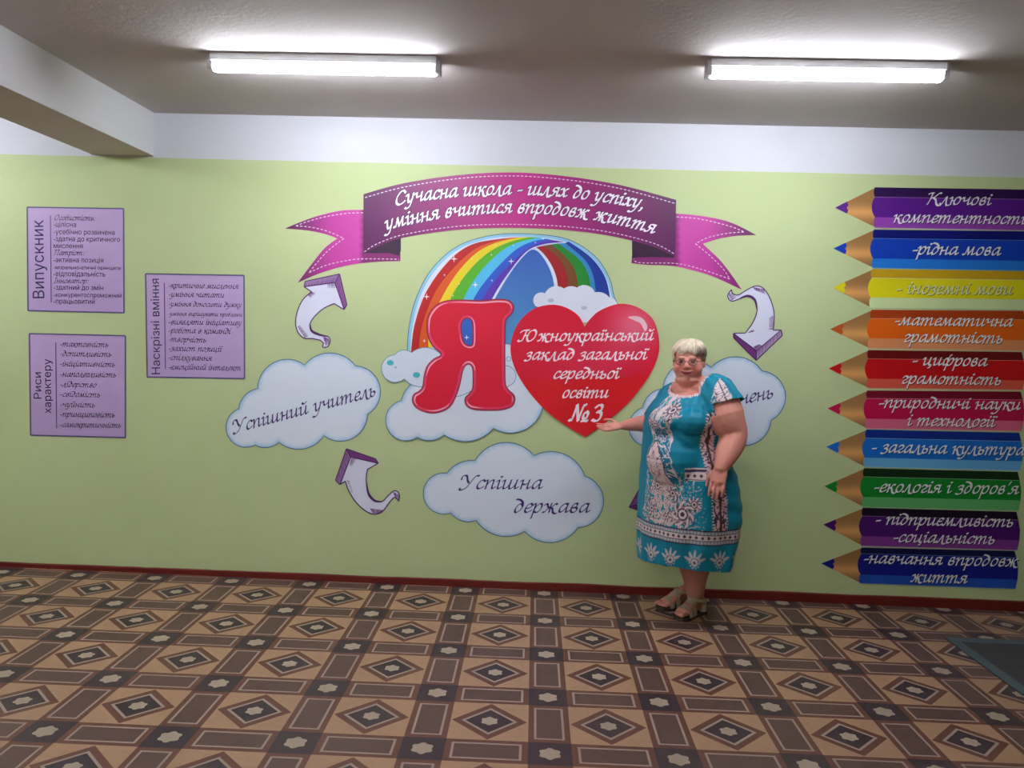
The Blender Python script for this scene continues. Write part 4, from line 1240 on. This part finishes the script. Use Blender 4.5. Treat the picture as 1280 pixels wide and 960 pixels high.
SK = Vector(lin((232, 160, 144))); SKR = Vector(lin((214, 104, 98))); LIP = Vector(lin((188, 84, 86))); BRW = Vector(lin((150, 104, 84)))
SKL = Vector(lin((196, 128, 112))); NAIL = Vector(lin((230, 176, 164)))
cols = []
for p in bvs:
    c = SK.copy()
    nn = noise.noise(p*14)*0.5+noise.noise(p*40)*0.3
    c = c.lerp(SKR, max(0, min(0.5, 0.16+nn*0.35)))
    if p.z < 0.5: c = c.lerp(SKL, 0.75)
    d = p-HC; lu, lf, lz = d.dot(HU), d.dot(HF), d.dot(HZ)
    if abs(lu) < 0.1 and abs(lz) < 0.14 and lf > 0:
        for s in (-1, 1):
            q = ((lu-s*0.046)/0.024)**2+((lz+0.034)/0.022)**2
            c = c.lerp(SKR, 0.75*math.exp(-q))
        q = (lu/0.016)**2+((lz+0.026)/0.014)**2
        c = c.lerp(SKR, 0.7*math.exp(-q))
        bow = -0.056+0.10*lu*lu/0.03*0.09
        if lf > 0.068:
            ml = -0.0600+9.0*lu*lu
            if abs(lu) < 0.035 and abs(lz-ml) < 0.0085*(1-(lu/0.038)**2)+0.0012: c = LIP.copy()
            if abs(lu) < 0.034 and abs(lz-ml) < 0.0022*(1-(lu/0.036)**2)+0.0014: c = Vector(lin((104, 40, 42)))
        for s in (-1, 1):
            x = s*lu
            if 0.012 < x < 0.052 and abs(lz-(0.0255-5*(x-0.03)**2)) < 0.0032 and lf > 0.03: c = c.lerp(BRW, 0.8)
    cols.append(c)
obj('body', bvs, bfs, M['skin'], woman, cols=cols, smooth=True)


def simple(bl): return bl.v, bl.f


# eyes, narrowed in a smile
for s in (-1, 1):
    e = Blob(); c = hp_(s*0.030, 0.0725, 0.004)
    e.ell(c, (0.0130, 0.0095, 0.0042), HA, 18)
    ec = []
    for p in e.v:
        d = p-c; u_, z_ = d.dot(HU), d.dot(HZ)
        rr = math.hypot(u_, z_)
        ec.append(Vector(lin((28, 24, 26))) if rr < 0.0028 else (Vector(lin((84, 92, 108))) if rr < 0.0062 else Vector(lin((214, 204, 200)))))
    obj('eye', e.v, e.f, M['eye'], woman, cols=ec, smooth=True)
    e = Blob()
    e.tube([hp_(s*0.030-0.0165, 0.074, 0.003), hp_(s*0.030, 0.083, 0.0085), hp_(s*0.030+0.0165, 0.074, 0.003)], [0.0020, 0.0032, 0.0020], seg=8)
    k_ = len(e.v)
    e.tube([hp_(s*0.030-0.0145, 0.076, 0.001), hp_(s*0.030, 0.081, -0.0030), hp_(s*0.030+0.0145, 0.076, 0.001)], [0.0012, 0.0020, 0.0012], seg=8)
    obj('eyelid', e.v, e.f, M['skin'], woman, cols=[Vector(lin((170, 96, 92)))]*len(e.v), smooth=True)

# --- hair: cap of short locks swept from a side parting
hb = Blob()
hb.ell(hp_(0, -0.026, 0.040), (0.094, 0.100, 0.090), HA, 28)
hb.ell(hp_(0, -0.060, -0.004), (0.088, 0.062, 0.072), HA, 24)
for s in (-1, 1): hb.ell(hp_(s*0.070, -0.018, 0.018), (0.024, 0.036, 0.050), HA, 16)
hvs, hns, hfs = hb.remesh(0.0034, 4)
keep = []
hd_ = []
for i, p in enumerate(hvs):
    d = p-HC; lu, lf, lz = d.dot(HU), d.dot(HF), d.dot(HZ)
    hair_line = 0.050+0.010*math.sin(lu*70+1)-0.10*max(0, lu)     # lower edge of the fringe
    gone = (lf > 0.028 and lz < hair_line) or lz < -0.068 or (lf > 0.000 and lz < 0.012)
    hd_.append(gone)
BL = Vector(lin((250, 236, 214))); GR = Vector(lin((136, 112, 104))); BLD = Vector(lin((220, 192, 164)))


def hair_col(p, j=0.0):
    d = p-HC; lu, lf, lz = d.dot(HU), d.dot(HF), d.dot(HZ)
    k = sm(0.025, 0.062, lu)*sm(0.105, 0.06, lz)
    k = max(k, sm(0.02, -0.05, lf)*0.45)
    n_ = noise.noise(Vector((lu*60, lf*60, lz*22)))*0.5+0.5+j
    c = BL.lerp(BLD, max(0, min(1, n_*0.9)))
    return c.lerp(GR, max(0, min(1, k+0.12*(n_-0.5))))


kf = [g for g in hfs if not any(hd_[i] for i in g)]
used = sorted({i for g in kf for i in g}); rem = {i: k for k, i in enumerate(used)}
hv = [hvs[i]+hns[i]*0.0025*noise.noise(hvs[i]*90) for i in used]; hf_ = [tuple(rem[i] for i in g) for g in kf]
hc = [hair_col(p) for p in hv]
rng = random.Random(3)


def on_skull(az, el, r=1.0):
    """az from the face direction towards her left, el from the crown"""
    s_ = math.sin(el)
    return hp_(0.094*r*s_*math.sin(az), -0.026+0.101*r*s_*math.cos(az), 0.040+0.091*r*math.cos(el))


lk = Blob(); lc = []
for k in range(330):
    az = rng.uniform(-math.pi, math.pi)
    part = (0.45, 0.25)
    if abs(az) < 1.2:      # fringe swept from her left parting
        e0, e1 = rng.uniform(0.05, 0.5), rng.uniform(1.22, 1.50)
        a0 = 0.6+rng.uniform(-0.3, 0.3); a1 = az
        if az > 0.35: e1 = min(1.62, e1+0.2)
    else:
        e0, e1 = rng.uniform(0.1, 1.0), rng.uniform(1.35, 1.75)
        if abs(az) > 1.9: e1 = rng.uniform(1.5, 2.05)
        a0 = az+rng.uniform(-0.4, 0.4); a1 = az
    pts = []; 
    for q in range(5):
        t = q/4; a_ = a0+(a1-a0)*min(1, t*1.3); e_ = e0+(e1-e0)*t
        lift = 1.0+0.045*math.sin(math.pi*t)*rng.uniform(0.5, 1.2)+(0.025 if q == 4 else 0)
        pts.append(on_skull(a_, e_, lift))
    r0 = rng.uniform(0.0035, 0.006)
    n0 = len(lk.v)
    lk.tube(pts, [r0*0.5, r0, r0, r0*0.8, r0*0.15], seg=6, sub=2, caps=False)
    j = rng.uniform(-0.5, 0.45)
    lc += [hair_col(p, j) for p in lk.v[n0:]]
n0 = len(hv)
hv += lk.v; hf_ += [tuple(i+n0 for i in g) for g in lk.f]; hc += lc
obj('hair', hv, hf_, M['hair'], woman, cols=hc, smooth=True)

# --- glasses
gb = Blob()
for s in (-1, 1):
    ring = []
    for k in range(25):
        a = 2*math.pi*k/24
        cx, cz = abs(math.cos(a))**0.7*math.copysign(1, math.cos(a)), abs(math.sin(a))**0.7*math.copysign(1, math.sin(a))
        ring.append(hp_(s*0.033+cx*0.0245, 0.094-0.10*abs(s*0.033+cx*0.0245)**1.5*4, 0.001+cz*0.0145))
    gb.tube(ring, [0.0011+(0.0009 if 0 < k < 12 else 0) for k in range(25)], seg=6, sub=1, caps=False)
    gb.tube([hp_(s*0.057, 0.086, 0.006), hp_(s*0.083, 0.060, 0.006), hp_(s*0.092, 0.0, 0.003)], [0.0018]*3, seg=6)
gb.tube([hp_(-0.010, 0.097, 0.004), hp_(0, 0.103, 0.007), hp_(0.010, 0.097, 0.004)], [0.0014]*3, seg=6)
gl_ = obj('glasses', gb.v, gb.f, M['metal'], woman, smooth=True)
gl_['label'] = 'thin dark wire-framed glasses'
for s in (-1, 1):
    v = [hp_(s*0.033, 0.0915, 0.001)]
    for k in range(20):
        a = 2*math.pi*k/20
        cx, cz = abs(math.cos(a))**0.7*math.copysign(1, math.cos(a)), abs(math.sin(a))**0.7*math.copysign(1, math.sin(a))
        v.append(hp_(s*0.033+cx*0.0238, 0.0915-0.10*abs(s*0.033+cx*0.0238)**1.5*3, 0.001+cz*0.0138))
    v2 = [p-HF*0.0012 for p in v]
    f = [(0, 1+k, 1+(k+1) % 20) for k in range(20)]+[(21, 22+(k+1) % 20, 22+k) for k in range(20)]+[(1+k, 22+k, 22+(k+1) % 20, 1+(k+1) % 20) for k in range(20)]
    obj('lens', v+v2, f, M['lens'], gl_, smooth=False)

# --- dress
D = Blob()
D.loft([torso_ring(*q) for q in TOR]+[torso_ring(709, 799.5, 910, -0.002)], 48)
D.ell(at(833, 526, -0.535), (0.10, 0.10, 0.085)); D.ell(at(866, 527, -0.60), (0.105, 0.10, 0.085))   # bust
D.ell(at(845, 575, -0.56), (0.17, 0.13, 0.16))                                                        # belly
D.tube([at(866, 490, YC-0.01), at(893, 490, -0.50), at(899, 499, -0.54), at(905, 511, -0.565)], [0.09, 0.105, 0.116, 0.127], seg=24)
D.tube([at(860, 492, YC+0.02), at(842, 497, -0.33), at(835, 508, -0.28), at(833, 521, -0.25)], [0.085, 0.088, 0.088, 0.09], seg=24)
dvs, dns, dfs = D.remesh(0.0042, 14)
NC = at(862, 480, YC-0.03)                      # centre of the neckline
la = (Lel-Lsh).normalized(); lend = at(905, 506, -0.565)
ra = (Rel-Rsh).normalized(); rend = at(829, 513, -0.27)
zc = [(torso_ring(*q)[0], torso_ring(*q)[1].length) for q in TOR]


def axis_at(z):
    for i in range(len(zc)-1):
        a, b_ = zc[i], zc[i+1]
        if b_[0].z <= z <= a[0].z:
            t = (a[0].z-z)/(a[0].z-b_[0].z); return a[0].lerp(b_[0], t), a[1]+(b_[1]-a[1])*t
    return (zc[0] if z > zc[0][0].z else zc[-1])


TEAL = Vector(lin((0, 148, 176))); TEALD = Vector(lin((0, 118, 148))); CRM = Vector(lin((226, 204, 204))); INKD = Vector(lin((60, 52, 84))); ROSE = Vector(lin((196, 140, 150)))


def nz(x, y, s=0.0): return noise.noise(Vector((x, y, s)))


def curl(x, y):
    """filigree value: small near the drawn lines"""
    wx, wy = x+0.05*nz(x*9, y*9, 3), y+0.05*nz(x*9+5, y*9, 7)
    a = nz(wx*40, wy*40, 1)
    b_ = nz(wx*22+9, wy*22, 2)
    return abs(a), abs(b_)


HEMZ = at(850, 703, -0.5).z


MED = [(0.05, 0.885, 0.055, 9, 30), (-0.03, 0.80, 0.04, 8, 0), (-0.04, 0.455, 0.055, 12, 0), (0.143, 0.315, 0.085, 7, 60), (0.075, 0.425, 0.050, 6, 80), (0.215, 0.375, 0.050, 9, 45), (-0.09, 0.32, 0.055, 8, 60), (0.03, 0.29, 0.045, 6, 70)]


def medallion(s_, z, a):
    for s0, z0, r0, n_, sp in MED:
        x, y = s_-s0, z-z0; rho = math.hypot(x, y)/r0
        if rho > 1.05: continue
        th = math.atan2(y, x); w = math.cos(n_*th+sp*rho*r0*2)
        if rho > 0.80+0.22*w: continue
        if rho > 0.72+0.22*w: return INKD
        if rho < 0.16: return INKD
        if rho < 0.30: return CRM
        if abs(rho-0.36) < 0.05: return INKD
        if abs(w) < 0.22: return INKD if sp else TEALD
        return CRM if w > 0 else (ROSE if rho < 0.6 else TEAL)
    return None


def dress_col(p):
    c, w_ = axis_at(p.z); d = p-c
    u_, f_ = d.dot(U), d.dot(FR); phi = math.atan2(u_, f_); s_ = phi*w_+0.035
    z = p.z-HEMZ
    col = TEAL.lerp(TEALD, 0.5+0.5*nz(p.x*8, p.z*3, p.y*8))
    # sleeve lace
    r_ = p-Lsh
    al = r_.dot(la)
    q = (p-Lsh)-la*al
    if u_ > 0.185 and p.z > 1.10 and q.length < 0.15 and -0.10 < al < 0.16:
        ang = math.atan2(q.dot(Vector((1, 0, 0))), -q.dot(Vector((0, 1, 0))))
        off = ang*0.11+0.012+0.02*al/0.1*0.0
        band = 0.034+0.012*nz(al*40, 2)
        if abs(off) < band:
            a, b_ = curl(al*1.4, off*1.4)
            if abs(off-0.006) < 0.003: return INKD
            return INKD if a < 0.05 else (CRM if a > 0.10 or b_ > 0.2 else ROSE)
        if -band-0.03 < off <= -band:
            a, b_ = curl(al*1.2, off*1.2)
            if a < 0.07: return CRM
        if al > 0.098 and abs(off) < 0.10: return CRM if (int((off+1)*90) % 2) else INKD
        return col
    # neckline binding
    dn = p-NC; un, fn = dn.dot(U), dn.dot(FR)
    e = (un/0.104)**2+((fn)/0.098)**2
    if p.z > 1.22 and e < 1.36:
        return CRM if abs(math.sin(math.atan2(un, fn)*26)) > 0.45 else ROSE
    # placket line from the neckline
    if p.z > 1.18 and abs(s_) < 0.012 and f_ > 0: return CRM
    a, b_ = curl(abs(s_) if abs(phi) < 1.2 else s_+3, p.z)
    # hem rows
    if z < 0.035+0.115 and z >= 0.0:
        k = (s_ % 0.155)-0.0775
        hh = z-0.02
        th = math.atan2(k, hh-0.03); rr_ = math.hypot(k, hh-0.03)
        if rr_ < 0.062*(0.72+0.28*math.cos(th*11))*(1.15 if hh > 0.03 else 0.6): return INKD if rr_ < 0.008 or 0.022 < rr_ < 0.026 else CRM.lerp(col, 0.2)
        return col
    if 0.15 <= z < 0.235:
        if z < 0.158 or z > 0.227: return INKD
        if z < 0.172 or z > 0.213: return CRM.lerp(TEALD, 0.45+0.4*math.sin(s_*300)*0.6)
        if z < 0.177 or z > 0.208: return INKD
        k = (s_ % 0.036)-0.018; return INKD if (abs(k)/0.011+abs(z-0.1925)/0.011 < 1) else CRM
    # side strips framing the seam
    if phi > 0 and z < 0.86:
        q = s_-1.22*w_
        hw = 0.033
        if z > 0.57: hw = 0.03
        if abs(q) < hw*1.55:
            if abs(q) < 0.008: return Vector(lin((88, 48, 44)))
            if abs(q) > hw*1.3: return INKD if (int(z*120) % 2) else CRM
            return INKD if a < 0.12 else CRM.lerp(ROSE, 0.4)
        # cross band at the hip
        if 0.505 < z-0.03*(s_-0.2) < 0.575 and 0.16 < s_ < 1.22*w_:
            zz = z-0.03*(s_-0.2)
            if zz > 0.560 or zz < 0.513: return CRM if (zz > 0.568 or zz < 0.508) else INKD
            if zz > 0.553: return INKD
            k = (s_ % 0.04)-0.02
            return INKD if abs(k)/0.013+abs(zz-0.532)/0.012 < 1 else CRM
    # central paisley panel
    md = medallion(s_, z, a)
    if md is not None: return md
    az = z
    if az > 0.80: env = 0.085*max(0, 1-abs(az-0.86)/0.14)+0.03*(az < 0.97)
    elif az > 0.66: env = 0.085
    elif az > 0.40: env = 0.075+0.10*(0.66-az)/0.26
    else: env = 0.19
    env += 0.03*nz(s_*20, z*20, 5)
    if abs(s_) < env and z < 0.98:
        vase = 0.058*min(1, (0.71-az)/0.12)**0.5 if 0.71 > az > 0.54 else (0.058+0.45*(0.54-az) if 0.42 < az <= 0.54 else (0.11 if az <= 0.42 else 0.0))
        if vase and abs(s_) < vase:
            if abs(s_) > vase-0.006: return INKD
            return INKD if a < 0.03 else (ROSE if b_ < 0.05 else (TEAL if a > 0.34 and az < 0.42 else CRM))
        if az > 0.80:
            return INKD if a < 0.05 else (CRM if a < 0.2 or b_ < 0.07 else (ROSE if b_ < 0.12 else TEAL))
        if az > 0.50:
            return CRM if (a < 0.075 or env-abs(s_) < 0.007) else (TEALD if b_ > 0.05 else CRM)
        return INKD if a < 0.045 else (CRM if a < 0.13 or b_ < 0.05 else TEAL)
    if z < 0.55 and 0 < s_ < env+0.10 and a < 0.028: return CRM
    return col


gone = []; dv = []
for i, p in enumerate(dvs):
    n_ = dns[i]; c, w_ = axis_at(p.z); d = p-c; phi = math.atan2(d.dot(U), d.dot(FR))
    dn = p-NC; e = (dn.dot(U)/0.104)**2+(dn.dot(FR)/0.098)**2
    g = (p.z > 1.2 and e < 1.0)
    tl3 = p-lend; q = tl3-la*tl3.dot(la)
    g |= tl3.dot(la) > 0.0 and q.length < 0.16 and d.dot(U) > 0.10 and tl3.dot(la) < 0.16 and (d.length > w_*0.2) and (p-(lend+la*0.05)).length < 0.165 and d.dot(U) > w_*0.985
    tr3 = p-rend; q = tr3-ra*tr3.dot(ra)
    g |= p.z < HEMZ-0.004+0.012*math.sin(phi*2+1)
    gone.append(g)
    k = sm(0.95, 0.35, p.z)
    disp = k*(0.005*math.sin(phi*9+2.0*nz(p.z*2, 1))+0.003*math.sin(phi*17+1.3))
    disp += 0.0035*sm(1.10, 1.28, p.z)*math.sin(phi*26)*(1 if d.dot(FR) > 0 else 0.3)
    disp += 0.004*nz(p.x*9, p.z*14, p.y*9)
    if p.z > 0.5 and p.z < 1.15 and phi > 0.9: disp += 0.002*math.sin(p.z*70+phi*5)*sm(0.9, 1.3, phi)
    dv.append(p+n_*disp)
kf = [g for g in dfs if not any(gone[i] for i in g)]
used = sorted({i for g in kf for i in g}); rem = {i: k for k, i in enumerate(used)}
V0 = [dv[i] for i in used]; F0 = [tuple(rem[i] for i in g) for g in kf]; C0 = [dress_col(dvs[i]) for i in used]
dr = obj('dress', V0, F0, M['cloth'], woman, cols=C0, smooth=True)
dr['label'] = 'turquoise dress with cream paisley print'
sub = dr.modifiers.new('thickness', 'SOLIDIFY'); sub.thickness = 0.003; sub.offset = -1

# --- sandals
for (heel, d, s_, L_), an in ((LF_, Lan), (RF_, Ran)):
    sd = Blob()
    rings = []
    outl = [(-0.02, 0.020), (0.03, 0.036), (0.25, 0.037), (0.5, 0.041), (0.75, 0.053), (0.9, 0.050), (1.0, 0.036), (1.04, 0.015)]
    top, bot = [], []
    pts = [(t, w_) for t, w_ in outl]+[(t, -w_) for t, w_ in reversed(outl)]
    N_ = len(pts)
    v = []
    for z_ in (0.0, 0.02):
        for t, w_ in pts: v.append(Vector((heel.x, heel.y, z_))+d*L_*t+s_*w_)
    f = [tuple(range(N_-1, -1, -1)), tuple(range(N_, 2*N_))]+[(k, (k+1) % N_, N_+(k+1) % N_, N_+k) for k in range(N_)]
    so = obj('sandal', v, f, M['sole'], woman)
    so['label'] = 'beige strapped sandal with dark sole'
    def band(t0, t1, w0, w1, h0, h1, nm='strap', amax=1.0):
        v, f = [], []
        K = 14
        for t, w_, h_ in ((t0, w0, h0), (t1, w1, h1)):
            for g_ in (0.0045, 0.0015):
                for k in range(K+1):
                    a = math.pi*(k/K)
                    v.append(Vector((heel.x, heel.y, 0.018))+d*L_*t+s_*math.cos(a)*(w_+g_)+Z*math.sin(a)*(h_+g_))
        n1 = K+1
        for k in range(K):
            f += [(k, k+1, 2*n1+k+1, 2*n1+k), (n1+k+1, n1+k, 3*n1+k, 3*n1+k+1), (k+1, k, n1+k, n1+k+1), (2*n1+k, 2*n1+k+1, 3*n1+k+1, 3*n1+k)]
        return obj(nm, v, f, M['leather'], so, smooth=False)
    band(0.50, 0.64, 0.043, 0.047, 0.090, 0.068)
    band(0.70, 0.82, 0.050, 0.050, 0.058, 0.046)
    # ankle strap and heel cup
    K = 28; v, f = [], []
    ac = Vector((heel.x, heel.y, 0.085))+d*0.062
    for z_, rr in ((0.0, 0.060), (0.018, 0.058)):
        for g_ in (0.003, 0.0):
            for k in range(K):
                a = 2*math.pi*k/K
                v.append(ac+Z*(z_+0.012*math.cos(a))+d*math.cos(a)*(rr+g_)*1.08+s_*math.sin(a)*(rr+g_)*0.82)
    for k in range(K):
        j = (k+1) % K
        f += [(k, j, 2*K+j, 2*K+k), (K+j, K+k, 3*K+k, 3*K+j), (j, k, K+k, K+j), (2*K+k, 2*K+j, 3*K+j, 3*K+k)]
    obj('ankle_strap', v, f, M['leather'], so)
    hb_ = Blob()
    hb_.loft([(Vector((heel.x, heel.y, 0.02))+d*0.034, s_*0.043, -d*0.048, 0.02), (Vector((heel.x, heel.y, 0.075))+d*0.036, s_*0.040, -d*0.042, 0.02)], 20)
    obj('heel_cup', hb_.v, hb_.f, M['leather'], so, smooth=False)
    sd_ = -s_ if s_.y > 0 else s_
    bk = Blob()
    bc = Vector((heel.x, heel.y, 0.078))+d*L_*0.47+sd_*0.043
    q = [bc+d*a*0.016+Z*b_*0.012 for a, b_ in ((-1, -1), (1, -1), (1, 1), (-1, 1), (-1, -1))]
    bk.tube(q, [0.003]*5, seg=8, sub=1)
    obj('buckle', bk.v, bk.f, M['gold'], so, smooth=True)
